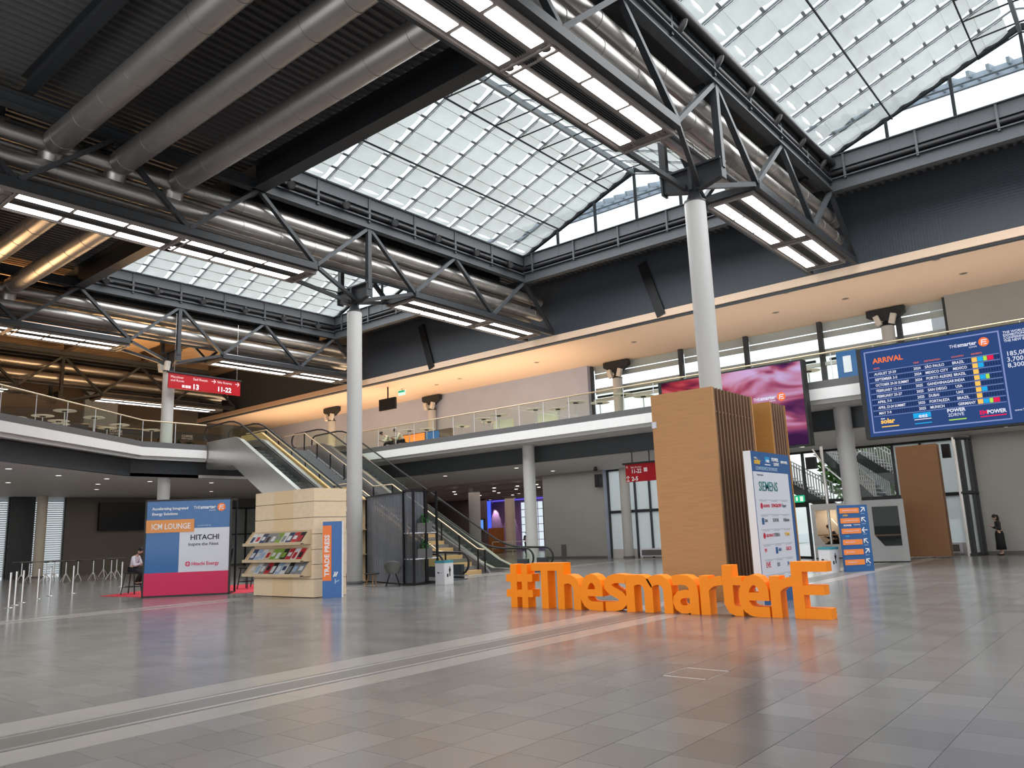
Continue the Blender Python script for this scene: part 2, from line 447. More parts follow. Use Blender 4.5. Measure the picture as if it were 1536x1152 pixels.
# left balcony: polygon edge
EDGE = [(-2.0, 23.9), (9.79, 32.55), (17.6, 38.0), (20.95, 38.0)]
def ledge(off, z0, z1, name, m, lab, thick=0.2):
    mb = MB()
    pts = [(a - off*0.56, b + off*0.83) if i < 2 else ((a-0.25*off, b+off) if i == 2 else (a, b+off)) for i, (a, b) in enumerate(EDGE)]
    for i in range(3):
        (xa, ya), (xb, yb) = pts[i], pts[i+1]
        d = Vector((xb-xa, yb-ya, 0)).normalized(); n = Vector((-d.y, d.x, 0))*thick
        mb.hexa([(xa, ya, z0), (xb, yb, z0), (xb+n.x, yb+n.y, z0), (xa+n.x, ya+n.y, z0), (xa, ya, z1), (xb, yb, z1), (xb+n.x, yb+n.y, z1), (xa+n.x, ya+n.y, z1)])
    struct(name, mb, m, lab)
ledge(0, 6.05, 6.46, 'trim_5', M_WHITE, 'white fascia of the left balcony')
ledge(0.12, 5.88, 6.05, 'trim_6', mat('fascia_step', (0.5, 0.49, 0.475), 0.5), 'pale stepped edge of the left balcony')
ledge(0.02, 6.46, 6.74, 'trim_7', M_CURB, 'dark kerb of the left balcony')
ledge(0.75, 5.1, 5.9, 'trim_8', M_BAND, 'dark ribbed band under the left balcony')
poly = [(-2.2, 24.2), (9.7, 32.7), (17.5, 38.15), (29.2, 38.15), (29.2, 62), (-9, 62), (-9, 24.2)]
struct('ceiling_balcony_left', MB().prism(poly, lambda u, v, d: (u, v, d), 5.95, 6.45), M_UNDER, 'left balcony slab')
poly = [(-2.7, 24.8), (9.25, 33.3), (17.3, 38.75), (31.0, 38.75), (31.0, 62), (-9, 62), (-9, 24.8)]
struct('ceiling_lower_left', MB().prism(poly, lambda u, v, d: (u, v, d), 5.1, 5.25), M_UNDER, 'pale ceiling under the left balcony')
struct('trim_9', MB().box(20.95, 31, 38.8, 38.95, 5.1, 5.9).box(22.8, 29.2, 38.0, 38.2, 6.05, 6.46), M_BAND)

# corrugated roof deck (ridges along X)
def corrug(x0, x1, y0, y1, z, pitch=0.30, h=0.09):
    mb = MB(); prof = []
    y = y0
    while y < y1:
        prof += [(y, z), (y+pitch*0.38, z), (y+pitch*0.5, z-h), (y+pitch*0.88, z-h)]; y += pitch
    vs = [(x0, a, b) for a, b in prof] + [(x1, a, b) for a, b in prof]; n = len(prof)
    mb.add(vs, [(i, i+1, n+i+1, n+i) for i in range(n-1)])
    return mb
struct('ceiling', corrug(-9, 14.3, -14, 39.0, 15.05), M_DECK, 'dark corrugated metal roof deck over the near hall')
struct('ceiling_far', corrug(-9, 32.2, 39.0, 62, 15.05), mat('warm_deck', (0.45, 0.31, 0.19), 0.7), 'brown corrugated roof deck over the left gallery')
struct('ceiling_edge', corrug(29.6, 32.3, -14, 39.2, 14.9), M_DECK, 'corrugated deck strip beside the upper wall')
rc = MB()
for ya in AX[:3]: rc.box(14.3, 29.5, ya-0.9, ya+0.9, 14.95, 15.3)
rc.box(-9, 14.3, -14, 62, 15.3, 15.4).box(29.7, 41, -14, 62, 15.3, 15.4).box(14.3, 29.5, 38.5, 62, 15.3, 15.4).box(14.3, 29.5, -14, -5.1, 15.3, 15.4)
struct('ceiling_cap', rc, M_DECK, 'dark roof above the trusses')
# beams across the near deck
bm_ = [(6.95, 0.34, 0.5, 'leftmost dark cross beam under the deck, left of the silver ducts'), (8.82, 0.42, 0.55, 'dark cross beam between the first and second silver ducts'), (10.72, 0.2, 0.4, 'slim dark cross beam between the second and third silver ducts')]
for bx, w, h, lab in bm_:
    for (a, b, s) in ((9.9, 23.2, 'near bay'), (24.95, 38.4, 'far bay')):
        solo('roof_beam', MB().ibeam((bx, a, 14.95-h/2), (bx, b, 14.95-h/2), w, h), M_DARK, lab + ', ' + s, 'beam', (bx, a, 14.95-h/2))
for (a, b, s) in ((9.9, 23.2, 'deep dark roof edge beam beside the central skylight'), (24.95, 38.4, 'deep dark roof edge beam beside the far left skylight')):
    solo('edge_beam', MB().ibeam((14.35, a, 14.42), (14.35, b, 14.42), 0.5, 1.0, 0.05), M_DARK, s, 'beam', (14.35, a, 14.42))
for bx in (4.4, 9.4, 14.4, 19.4, 24.4, 29.4):
    solo('gallery_beam', MB().ibeam((bx, 40.2, 14.6), (bx, 53.5, 14.6), 0.35, 0.7, 0.04), mat('brown_beam', (0.06, 0.045, 0.035), 0.5), 'brown roof beam over the left gallery, one of a row between the far trusses', 'beam', (bx, 40.2, 14.6), 'roof beams over the left gallery')

# end beams of the skylights along Y (grey, X = 29.4)
def girder(x, y0, y1, lab):
    t = thing('skylight_end_girder', lab, 'girder', (x, y0, 13.9))
    part('lower_beam', MB().ibeam((x, y0, 14.14), (x, y1, 14.14), 0.32, 0.52, 0.04), M_STEEL, t)
    part('upper_beam', MB().box(x-0.05, x+0.12, y0, y1, 14.78, 15.3).box(x-0.16, x+0.12, y0, y1, 15.27, 15.31), M_STEEL, t)
    part('gap_pipe', MB().tube((x-0.02, y0, 14.62), (x-0.02, y1, 14.62), 0.10), M_BLACK, t)
    part('gap_shade_plate', MB().box(x+0.13, x+0.16, y0, y1, 13.9, 15.28), M_DARK, t)  # added dark sheet standing in for the shade between the beams
    y = y0+0.15
    while y < y1:
        part('post', MB().box(x-0.14, x-0.06, y-0.04, y+0.04, 14.3, 15.3), M_STEEL, t); y += 2.5
girder(29.4, 9.9, 23.2, 'grey steel girder closing the far end of the central skylight')
girder(29.4, -5.1, 8.2, 'grey steel girder closing the far end of the right skylight')
girder(29.4, 24.95, 38.4, 'grey steel girder closing the far end of the left skylight')

# ================================================================== SKYLIGHTS
M_RAFT = mat('skylight_frame', (0.28, 0.31, 0.32), 0.4)
def skylight(y0, y1, lab):
    t = thing('skylight', lab, 'skylight', (21.9, (y0+y1)/2, 15.3))
    yr, zr, ze = (y0+y1)/2, 17.75, 15.3
    X0, X1, NB = 14.4, 29.4, 11
    pw = (X1-X0)/NB
    for side in (0, 1):
        ye = y0 if side == 0 else y1
        e = Vector((0, ye, ze)); r = Vector((0, yr, zr)); L = (r-e).length; d = (r-e)/L
        nrm = Vector((0, -d.z, d.y)) if d.y > 0 else Vector((0, d.z, -d.y))
        # shade strips
        nseg, sub = 9, 4
        Ls = L*0.945
        mb = MB(); vs = []
        for i in range(nseg*sub+1):
            s = Ls*i/(nseg*sub); f = (i % sub)/sub
            sag = 0.085*math.sin(PI*f)
            p = e + d*(s+0.05) - nrm*sag
            vs.append((0, p.y, p.z, f))
            if f == 0 and 0 < i < nseg*sub:
                q = p - nrm*0.055; vs.append((0, q.y, q.z, 0)); vs.append((0, p.y, p.z, 0))
        n = len(vs); w = pw-0.29
        hang = Vector((0, ye, ze-0.10))
        vs2 = []
        for q in (0.0, 0.25, 0.5, 0.75, 1.0):
            for i, a in enumerate(vs):
                f = a[3]
                k = 0.05*math.sin(PI*f)*(1 if 0 < q < 1 else 0.4)
                vs2.append((w*q, a[1], a[2]-k*math.sin(PI*q)))
        fs = []
        for c in range(4):
            for i in range(n-1): fs.append((c*n+i, c*n+i+1, (c+1)*n+i+1, (c+1)*n+i))
        mb.add(vs2, fs, False)
        base = None
        for k in range(NB):
            if base is None:
                base = mb.build('shade_strip', M_FABRIC, t, (0, t.location.y, t.location.z)); o = base
            else:
                o = base.copy(); COL.objects.link(o)
            o.location = (X0+k*pw+0.14-t.location.x, 0, 0)
        # rafters with clips, glass bays
        rb = None; gb = None
        rm = MB().beam(e+Vector((0.125, 0, 0)), r+Vector((0.125, 0, 0)), 0.035, 0.05, nrm)
        for i in range(1, nseg):
            p = e + d*(0.05+Ls*i/nseg)
            rm.beam(p-Vector((0.14, 0, 0)), p+Vector((0.14, 0, 0)), 0.09, 0.03, nrm)
        rm2 = MB().tube(e+d*0.2-nrm*0.05+Vector((0.15, 0, 0)), e+d*Ls-nrm*0.05+Vector((0.15, 0, 0)), 0.013, 6)
        gm = MB().hexa([q + nrm*h + Vector((xx, 0, 0)) for h in (0.30, 0.32) for q, xx in ((e, 0.02), (e, pw-0.02), (r, pw-0.02), (r, 0.02))])
        for k in range(NB+1):
            if rb is None:
                rb = rm.build('rafter', M_RAFT, t, (0, t.location.y, t.location.z)); rw = rm2.build('guide_rod', M_STEEL, t, (0, t.location.y, t.location.z))
                o, o2 = rb, rw
            else:
                o = rb.copy(); COL.objects.link(o); o2 = rw.copy(); COL.objects.link(o2)
            o.location = (X0+k*pw-t.location.x, 0, 0); o2.location = o.location
            if k < NB:
                if gb is None: gb = gm.build('glass_pane', M_GLASS, t, (0, t.location.y, t.location.z)); o = gb
                else: o = gb.copy(); COL.objects.link(o)
                o.location = (X0+k*pw-t.location.x, 0, 0)
        # purlin below the shades and struts up to the ridge
        p1 = e + d*(L*0.36) - nrm*0.16
        p2 = e + d*(L*0.80) - nrm*0.14
        for p in (p1, p2):
            part('purlin', MB().beam(p+Vector((X0, 0, 0)), p+Vector((X1, 0, 0)), 0.045, 0.06), M_DARK, t)
        for k in range(0, NB+1):
            q = Vector((X0+k*pw, 0, 0))
            if k % 1 == 0: part('strut', MB().beam(p2+q, r+q+Vector((pw*0.5 if k < NB else 0, 0, -0.2)), 0.035, 0.045), M_DARK, t)
        # eave trough
        part('eave_rail', MB().beam((X0, ye, ze-0.02), (X1, ye, ze-0.02), 0.10, 0.08), M_STEEL, t)
    part('ridge_beam', MB().beam((X0, yr, zr-0.12), (X1, yr, zr-0.12), 0.12, 0.24), M_RAFT, t)
    # gable: raking frames, posts, panes
    for gx in (X1, X0):
        fr = MB().beam((gx, y0, ze), (gx, yr, zr), 0.14, 0.2).beam((gx, y1, ze), (gx, yr, zr), 0.14, 0.2)
        part('gable_frame', fr, M_DARK, t)
        ys = [y0+(y1-y0)*k/6 for k in range(7)]
        for k in range(6):
            za = ze+(zr-ze)*(1-abs(ys[k]-yr)/(yr-y0)); zb = ze+(zr-ze)*(1-abs(ys[k+1]-yr)/(yr-y0))
            pl = [(ys[k]+0.03, ze), (ys[k+1]-0.03, ze), (ys[k+1]-0.03, max(ze+0.01, zb)), (ys[k]+0.03, max(ze+0.01, za))]
            part('gable_pane', MB().prism(pl, lambda u, v, dd: (dd, u, v), gx+0.02, gx+0.04), M_GLASS, t)
            if 0 < k: part('gable_post', MB().box(gx-0.06, gx+0.06, ys[k]-0.05, ys[k]+0.05, ze-0.5, za), M_STEEL, t)
    return t
skylight(9.92, 23.21, 'central gabled glass skylight with rows of white fabric shades')
skylight(-5.11, 8.18, 'right gabled skylight with sagging white fabric shades, in the top right corner')
skylight(24.95, 38.43, 'far left skylight with white fabric shades, seen below the second truss')
# sun louvres on the roof outside the far gables
lv = thing('roof_louvre', 'white slatted sun louvre on the roof outside the skylight gables', 'louvre', (33, 9, 17))
y = -6
while y < 39:
    part('slat', MB().beam((30.3, y, 17.2), (35.5, y, 19.4), 0.10, 0.22), mat('louvre_white', (0.55, 0.62, 0.70), 0.5), lv); y += 0.62
part('louvre_beam', MB().beam((31.2, -6, 17.45), (31.2, 39, 17.45), 0.15, 0.2).beam((33.8, -6, 18.5), (33.8, 39, 18.5), 0.15, 0.2), mat('louvre_white', (0.55, 0.62, 0.70), 0.5), lv)

# ================================================================== TRUSSES, SERVICE DUCTS, LIGHT PANELS, COLUMNS
TN = ['nearest truss, over the wooden column box', 'second truss, over the column behind the travertine kiosk', 'third truss, over the column at the left balcony', 'farthest truss, over the left gallery']
TOP = [4.4, 9.4, 14.4, 19.4, 24.4, 29.4]
BOT = [1.9, 6.9, 11.9, 16.9, 21.9, 26.9, 31.6]
ZB, ZT = 11.72, 13.98
def truss(i):
    ya = AX[i]
    t = thing('roof_truss', 'dark steel box truss, ' + TN[i], 'truss', (CX, ya, ZB))
    for s in (-1, 1):
        yy = ya+0.87*s
        part('top_chord', MB().ibeam((-1, yy, ZT+0.15), (29.5, yy, ZT+0.15), 0.30, 0.42, 0.04), M_STEEL, t)
        for (a, b) in ((-1, 16.9), (21.9, 31.6)):
            part('bottom_chord', MB().beam((a, yy, ZB), (b, yy, ZB), 0.20, 0.24), M_DARK, t)
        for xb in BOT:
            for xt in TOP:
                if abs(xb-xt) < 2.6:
                    part('diagonal', MB().beam((xb, yy, ZB+0.08), (xt, yy, ZT), 0.13, 0.17, (0, 1, 0)), M_DARK if xt < xb else M_STEEL, t)  # light on the diagonals is painted
        part('post', MB().beam((CX, yy, 11.4), (CX, yy, ZT), 0.18, 0.2, (0, 1, 0)), M_DARK, t)
        if i < 3:
            part('upper_beam', MB().box(14.4, 29.5, yy-0.06, yy+0.06, 14.80, 15.28).box(14.4, 29.5, yy-0.14, yy+0.14, 15.24, 15.30), M_STEEL, t)
            part('gap_pipe', MB().tube((14.5, yy, 14.6), (29.3, yy, 14.6), 0.11), M_BLACK, t)
        if i < 3: part('gap_shade_plate', MB().box(14.4, 29.5, yy-0.08*s-0.015, yy-0.08*s+0.015, 14.3, 15.0), M_DARK, t)  # added dark sheet that keeps the slot above the chord in shade
        x = 14.4
        while x < 29.5 and i < 3:
            part('hanger', MB().box(x-0.05, x+0.05, yy-0.1, yy+0.1, 14.2, 15.25), M_DARK, t); x += 2.5
    for xb in (6.9, 11.9, 16.9, 21.9, 26.9):
        part('cross_tie', MB().beam((xb, ya-0.87, ZB), (xb, ya+0.87, ZB), 0.16, 0.2), M_DARK, t)
    for xt in TOP:
        part('cross_tie', MB().beam((xt, ya-0.87, ZT), (xt, ya+0.87, ZT), 0.16, 0.2), M_DARK, t)
    # capital on the column
    part('bearing_bracket', MB().prism([(-0.92, 11.66), (0.92, 11.66), (0.92, 11.16), (0.25, 10.98), (-0.25, 10.98), (-0.92, 11.16)], lambda u, v, d: (d, ya+u, v), CX-0.10, CX+0.10)
         .box(CX-0.2, CX+0.2, ya-0.94, ya+0.94, 11.62, 11.68).box(CX-0.15, CX+0.15, ya-0.94, ya-0.88, 11.1, 11.66).box(CX-0.15, CX+0.15, ya+0.88, ya+0.94, 11.1, 11.66).box(CX-0.2, CX+0.2, ya-0.05, ya+0.05, 10.98, 11.62), M_DARK, t)
    for dx in (-1, 1):
        part('brace', MB().beam((CX+0.1*dx, ya-0.2, 11.1), (CX+2.4*dx, ya-0.85, ZB), 0.12, 0.14), M_DARK, t)
        part('brace', MB().beam((CX+0.1*dx, ya+0.2, 11.1), (CX+2.4*dx, ya+0.85, ZB), 0.12, 0.14), M_DARK, t)
for i in range(4): truss(i)

SEG = ['in its first bay', 'in its second bay', 'in its third bay']
tnm = ['nearest truss', 'second truss', 'third truss', 'farthest truss']
dpos = [('lower', -0.42, 12.62, 0.25), ('upper', -0.40, 13.38, 0.25), ('lower', 0.42, 12.62, 0.25), ('upper', 0.40, 13.38, 0.25)]
for i, ya in enumerate(AX):
    for (nm, dy, z, r) in dpos:
        mb = MB().tube((-2, ya+dy, z), (31.2, ya+dy, z), r, 20)
        x = 0.5
        while x < 31:
            mb.tube((x, ya+dy, z), (x+0.05, ya+dy, z), r+0.012, 20); x += 1.5
        solo('air_duct', mb, M_DUCT, f"long galvanised {nm} air duct inside the {tnm[i]}, on its {'right' if dy < 0 else 'left'} side", 'duct', (CX, ya+dy, z))
    # pipes and cable tray over the ducts
    solo('pipe_run', MB().tube((-2, ya-0.05, 12.2), (31, ya-0.05, 12.2), 0.07).tube((-2, ya+0.12, 12.95), (31, ya+0.12, 12.95), 0.06).box(-2, 31, ya-0.12, ya+0.12, 13.85, 13.9), M_STEEL,
         f'grey pipe run between the ducts of the {tnm[i]}', 'pipe', (CX, ya, 12.2))
ORD = ['first', 'second', 'third']
for k, dx in enumerate((7.9, 9.75, 11.62)):
    for b, (ya, yb, s) in enumerate(((9.75, 23.4, 'nearest bay of the roof'), (24.9, 38.5, 'warm-lit second bay of the roof'))):
        if b == 1 and k == 0: dx = 7.3
        mb = MB().tube((dx, ya, 13.42), (dx, yb, 13.42), 0.375, 28)
        y = ya+0.8
        while y < yb:
            mb.tube((dx, y, 13.42), (dx, y+0.035, 13.42), 0.387, 28); y += 1.55
        mb.path([(dx, yb, 13.42), (dx, yb+0.25, 13.38), (dx, yb+0.42, 13.2), (dx, yb+0.5, 12.9)], 0.33, 16)
        solo('cross_duct', mb, M_DUCT, f'thick round silver duct, {ORD[k]} from the left in the {s}', 'duct', (dx, (ya+yb)/2, 13.42))

def light_panel(n):
    t = thing('ceiling_light', '', 'ceiling light', (0, 0, 0))
    L = 1.58*n + 0.42
    part('housing', MB().box(0, L, -0.76, 0.76, 0.03, 0.22).box(0, L, -0.76, -0.70, -0.03, 0.03).box(0, L, 0.70, 0.76, -0.03, 0.03).box(0, 0.05, -0.7, 0.7, -0.03, 0.03).box(L-0.06, L, -0.7, 0.7, -0.03, 0.03), M_HOUSE, t)
    for k in range(n):
        for s in (-1, 1):
            part('lamp', MB().box(0.10+1.58*k, 1.56+1.58*k, s*0.45-0.165, s*0.45+0.165, 0.005, 0.028), M_LAMP, t)
    g = MB()
    for yy in (-0.12, -0.06, 0, 0.06, 0.12): g.box(0.1, 1.58*n, yy-0.012, yy+0.012, -0.015, 0.03)
    part('slot_grille', g, M_DARK, t)
    g = MB()
    for s in (-1, 1): g.tube((L-0.22, s*0.5, 0.03), (L-0.22, s*0.5, 0.0), 0.11, 16)
    g.box(L-0.30, L-0.14, -0.30, 0.30, 0.0, 0.03)
    part('end_grille', g, mat('grille_grey', (0.10, 0.09, 0.085), 0.5), t)
    c = MB()
    for k in range(int(L/0.55)): c.box(0.3+0.55*k, 0.36+0.55*k, -0.74, -0.66, 0.22, 0.36)
    c.box(0.1, L-0.1, -0.76, -0.70, 0.36, 0.40)
    part('cable_rail', c, M_CHROME, t)
    return t
P3 = light_panel(3); P2 = light_panel(2)
used3 = used2 = False
places = [(6.88-5.0, 3, 'first panel from the left'), (6.95, 3, 'second panel from the left'), (11.82, 3, 'panel just left of the column'), (21.95, 3, 'panel just right of the column'), (27.15, 2, 'last panel at the upper wall')]
for i, ya in enumerate(AX):
    for (x, n, s) in places:
        lab = f'light panel with paired white lamps under the {tnm[i]}, {s}'
        src = P3 if n == 3 else P2
        if n == 3 and not used3: used3 = True; src['label'] = lab; place(src, (x, ya, 11.52)); src['group'] = 'light panels under the trusses'
        elif n == 2 and not used2: used2 = True; src['label'] = lab; place(src, (x, ya, 11.52)); src['group'] = 'light panels under the trusses'
        else: dup(src, (x, ya, 11.52), 0, lab, 'light panels under the trusses')

# black spotlights clamped between the eave beams
sp = thing('spotlight', '', 'spotlight', (0, 0, 0))
part('bracket', MB().box(-0.05, 0.05, -0.05, 0.05, -0.05, 0.22).beam((-0.25, 0, -0.02), (0.25, 0, 0.02), 0.05, 0.06), M_BLACK, sp)
part('lamp_head', MB().tube((0.0, 0.12, 0.0), (-0.12, -0.22, -0.10), 0.12, 14, 0.15), M_BLACK, sp)
part('lens', MB().tube((-0.121, -0.222, -0.101), (-0.123, -0.228, -0.103), 0.11, 14), M_BLACKM, sp)
o1 = ['first', 'second', 'third', 'fourth', 'fifth', 'sixth']
firstsp = True
for (yy, s) in ((23.0, 'central skylight'), (38.25, 'left skylight')):
    for k, x in enumerate((15.6, 18.1, 20.6, 23.1, 25.6, 28.0)):
        lab = f'black spotlight clamped under the eave of the {s}, {o1[k]} from the left'
        if firstsp: sp['label'] = lab; sp['group'] = 'spotlights under the skylight eaves'; place(sp, (x, yy, 14.50)); firstsp = False
        else: dup(sp, (x, yy, 14.50), 0, lab, 'spotlights under the skylight eaves')
# black drain pipe with elbows along the right skylight
dp = MB().tube((14.5, 7.95, 14.95), (29.2, 7.95, 14.95), 0.15, 14)
for k in range(7):
    x = 15.2+2.2*k
    dp.path([(x, 7.95, 14.95), (x, 8.02, 14.75), (x-0.05, 8.15, 14.55), (x-0.1, 8.35, 14.45)], 0.12, 10)
solo('drain_pipe', dp, M_BLACK, 'black drain pipe with elbows along the eave of the right skylight', 'pipe', (22, 7.95, 14.95))

def column(name, x, y, z0, z1, r, lab, cap=None, speakers=False, ring=True, m=None):
    t = thing(name, lab, 'column', (x, y, z0))
    part('shaft', MB().lathe([(r, z0), (r, z1)], (x, y, 0), 40), m or M_COLUMN, t)
    if z0 < 0.1: part('base_ring', MB().lathe([(r+0.03, 0), (r+0.03, 0.10), (r, 0.11)], (x, y, 0), 40), M_CURB, t)
    if ring: part('head', MB().lathe([(r+0.015, z1), (r+0.015, z1+0.05), (r*0.85, z1+0.06), (r*0.42, z1+0.38)], (x, y, 0), 28), M_DARK, t)
    if cap: part('capital', MB().prism([(-0.85, cap), (0.85, cap), (0.85, cap-0.30), (0.3, cap-0.62), (-0.3, cap-0.62), (-0.85, cap-0.30)], lambda u, v, d: (d, y+u, v), x-0.16, x+0.16).tube((x, y, z1), (x, y, cap-0.5), 0.13, 12), M_DARK, t)
    if speakers:
        for s in (-1, 1):
            mb = MB(); c = Vector((x-0.28, y+0.33*s, z1+0.28)); a = Vector((0.0, 0.16*s, 0.5)).normalized()
            mb.beam(c-a*0.24, c+a*0.24, 0.24, 0.22, (1, 0, 0)); mb.beam(c, (x, y, z1+0.2), 0.05, 0.05)
            part('speaker', mb, mat('speaker_white', (0.62, 0.58, 0.52), 0.5), t, 'white box loudspeaker')
    return t
column('round_column', CX, AX[0], 0, 10.62, 0.295, 'tall round pale column rising out of the wooden column box')
column('round_column', CX, AX[1], 0, 10.62, 0.295, 'tall round white column standing beside the travertine kiosk')
column('round_column', CX, AX[2], 0, 10.62, 0.295, 'round white column through the left balcony, white loudspeakers at its top', speakers=True)
column('round_column', CX, 55.2, 0, 5.1, 0.30, 'column painted spotlit beige at far left under the left balcony', ring=False, m=mat('column_beige', (0.50, 0.44, 0.37), 0.5))  # warm spotlight is put into the beige; no lamp aims at it
column('round_column', 30.27, AX[1], 0, 5.92, 0.30, 'round white column under the right balcony, left of the red hanging sign', ring=False)
column('round_column', 30.6, AX[0], 0, 5.92, 0.31, 'round pale column under the right balcony, behind the orange arrow sign', ring=False)
column('gallery_column', 39.05, AX[1], 6.5, 10.42, 0.29, 'cream column with two loudspeakers on the right balcony, at the left end of the glazing', 11.45, True)
column('gallery_column', 39.1, AX[0], 6.5, 10.6, 0.29, 'cream column with two loudspeakers, above the arrivals screen', 11.45, True)
column('gallery_column', 38.6, AX[2], 6.5, 10.42, 0.29, 'cream column on the right balcony beside the hanging monitor', 11.45, True)
column('gallery_column', 36.2, 47.6, 6.5, 10.42, 0.29, 'cream column behind the tops of the escalators', 11.45, True)
column('door_column', 39.08, AX[1], 0, 5.1, 0.29, 'white column inside the glazing behind the red hanging sign', ring=False)
column('foyer_column', 35.3, 39.1, 0, 5.1, 0.33, 'white foyer column behind the escalator handrails', ring=False)
column('foyer_column', 42.56, 39.1, 0, 5.1, 0.42, 'white foyer column left of the purple wall', ring=False)
column('foyer_column', 54.0, 45.35, 0, 5.1, 0.45, 'beige foyer column in front of the purple wall', ring=False, m=mat('column_beige', (0.50, 0.44, 0.37), 0.5))
# slanted black braces on the upper wall
for (ya, yb, s) in ((18.0, 17.15, 'left of the tall column'), (33.5, 32.62, 'near the second light panel row')):
    solo('wall_brace', MB().beam((32.1, ya, 14.3), (32.1, yb, 11.5), 0.10, 0.46, (0, 1, 0)), M_BLACK, 'slanted black steel brace on the dark upper wall, ' + s, 'brace', (32.1, ya, 13))

# ceiling downlights (things by area, each one a lamp)
dl = thing('downlight', '', 'downlight', (0, 0, 0))
part('trim_ring', MB().lathe([(0.13, 0), (0.15, -0.015), (0.15, 0.0)], (0, 0, 0), 16), M_PANELW, dl)
part('lamp', MB().lathe([(0.0, -0.012), (0.12, -0.012), (0.12, 0.02), (0.0, 0.02)], (0, 0, 0), 16), emis('downlight_glow', (1, 0.93, 0.82), 2.2), dl)

dk = thing('soffit_light', '', 'downlight', (0, 0, 0))
part('trim_ring', MB().lathe([(0.14, 0), (0.17, -0.02), (0.17, 0.0)], (0, 0, 0), 16), mat('soffit_ring', (0.6, 0.5, 0.4), 0.5), dk)
part('lens', MB().lathe([(0.0, -0.014), (0.12, -0.014), (0.12, 0.02), (0.0, 0.02)], (0, 0, 0), 16), mat('lens_brown', (0.22, 0.15, 0.10), 0.3), dk)
ORDN = ['first', 'second', 'third', 'fourth', 'fifth', 'sixth', 'seventh', 'eighth', 'ninth', 'tenth', 'eleventh', 'twelfth', 'thirteenth', 'fourteenth', 'fifteenth']
started = set()
def downs(pts, z, lab, src=None):
    src = src or dl
    pts = sorted(pts, key=lambda p: (vis(p[0], p[1], z) or (0,))[0])
    for k, (x, y) in enumerate(pts):
        l = lab + f', {ORDN[k]} from the left'
        if src.name not in started: place(src, (x, y, z)); src['label'] = l; started.add(src.name); src['group'] = lab
        else: dup(src, (x, y, z), 0, l, lab)
downs([(41.03, 39.66), (43.68, 42.08), (40.7, 35.51), (43.71, 38.15), (46.16, 39.82), (40.79, 33.51), (43.63, 35.97), (40.83, 31.9), (43.61, 33.88), (54.5, 51.4), (54.6, 48.2), (48.78, 39.96), (54.5, 45.2), (47.5, 43.0), (50.2, 41.8)], 4.72, 'round glowing downlight in the brown foyer ceiling')
downs([(11.62, 37.01), (14.51, 39.6), (17.15, 40.7), (18.22, 44.28), (19.8, 41.67), (23.24, 41.54), (19.84, 48.36), (27.15, 48.5), (12.2, 41.5), (14.0, 44.5)], 5.1, 'round downlight in the ceiling under the left balcony')
downs([(32.6, 26.8), (36.4, 27.2), (32.9, 32.5), (36.8, 22.4), (33.0, 15.5), (36.6, 12.8), (33.5, 4.0), (36.5, 4.6)], 5.1, 'round downlight in the ceiling under the right balcony')
downs([(35.74, 20.86), (32.9, 17.04), (35.8, 13.08), (35.74, 33.79), (36.0, 36.18), (35.85, 5.16), (35.94, 9.91), (32.9, 11.5), (32.9, 21.5), (33.0, 5.6), (35.7, 27.5)], 11.5, 'small dim round downlight in the tan soffit', dk)

# ================================================================== GLAZING OF THE ENTRANCE
GX = 39.35
wt = MB()
t = thing('window_1', 'tall lower glass front of the entrance with dark frames', 'window', (GX, 16, 0)); t['kind'] = 'structure'; del t['category']
ys = [25.35, 23.55, 22.6, 20.4, 18.2, 16.0, 13.8, 11.5, 9.6, 8.4, 6.9]
for a, b in zip(ys[:-1], ys[1:]):
    fr = a > 19 or b < 9
    part('pane', MB().box(GX, GX+0.02, b+0.04, a-0.04, 0.5, 2.55), M_FROST if fr else M_GLASS, t)
    part('pane', MB().box(GX, GX+0.02, b+0.04, a-0.04, 2.7, 5.05), M_FROST if fr else M_GLASS, t)
for y in ys: part('mullion', MB().box(GX-0.10, GX+0.10, y-0.05, y+0.05, 0, 5.1), M_STEEL, t)
part('transom', MB().box(GX-0.08, GX+0.08, 6.9, 25.35, 2.55, 2.70), M_DARK, t)
part('transom', MB().box(GX-0.08, GX+0.08, 6.9, 25.35, 5.0, 5.1), M_DARK, t)
for (a, b) in ((6.9, 9.6), (18.2, 25.35)):
    part('base_panel', MB().box(GX-0.02, GX+0.06, a, b, 0.0, 0.5), M_UNDER, t)
for (a, b, s) in ((7.2, 8.3, 'right of the brown portal'), (20.5, 23.3, 'left of the wooden column box')):
    rt = thing('radiator', 'low grey floor radiator at the glass front, ' + s, 'radiator', (GX-0.25, a, 0))
    part('case', MB().box(GX-0.34, GX-0.14, a, b, 0.08, 0.52), M_PANELW, rt)
    part('grille', MB().box(GX-0.36, GX-0.34, a+0.12, b-0.12, 0.14, 0.44), M_CURB, rt)
    part('foot', MB().box(GX-0.3, GX-0.2, a+0.1, a+0.16, 0, 0.08).box(GX-0.3, GX-0.2, b-0.16, b-0.1, 0, 0.08), M_CHROME, rt)
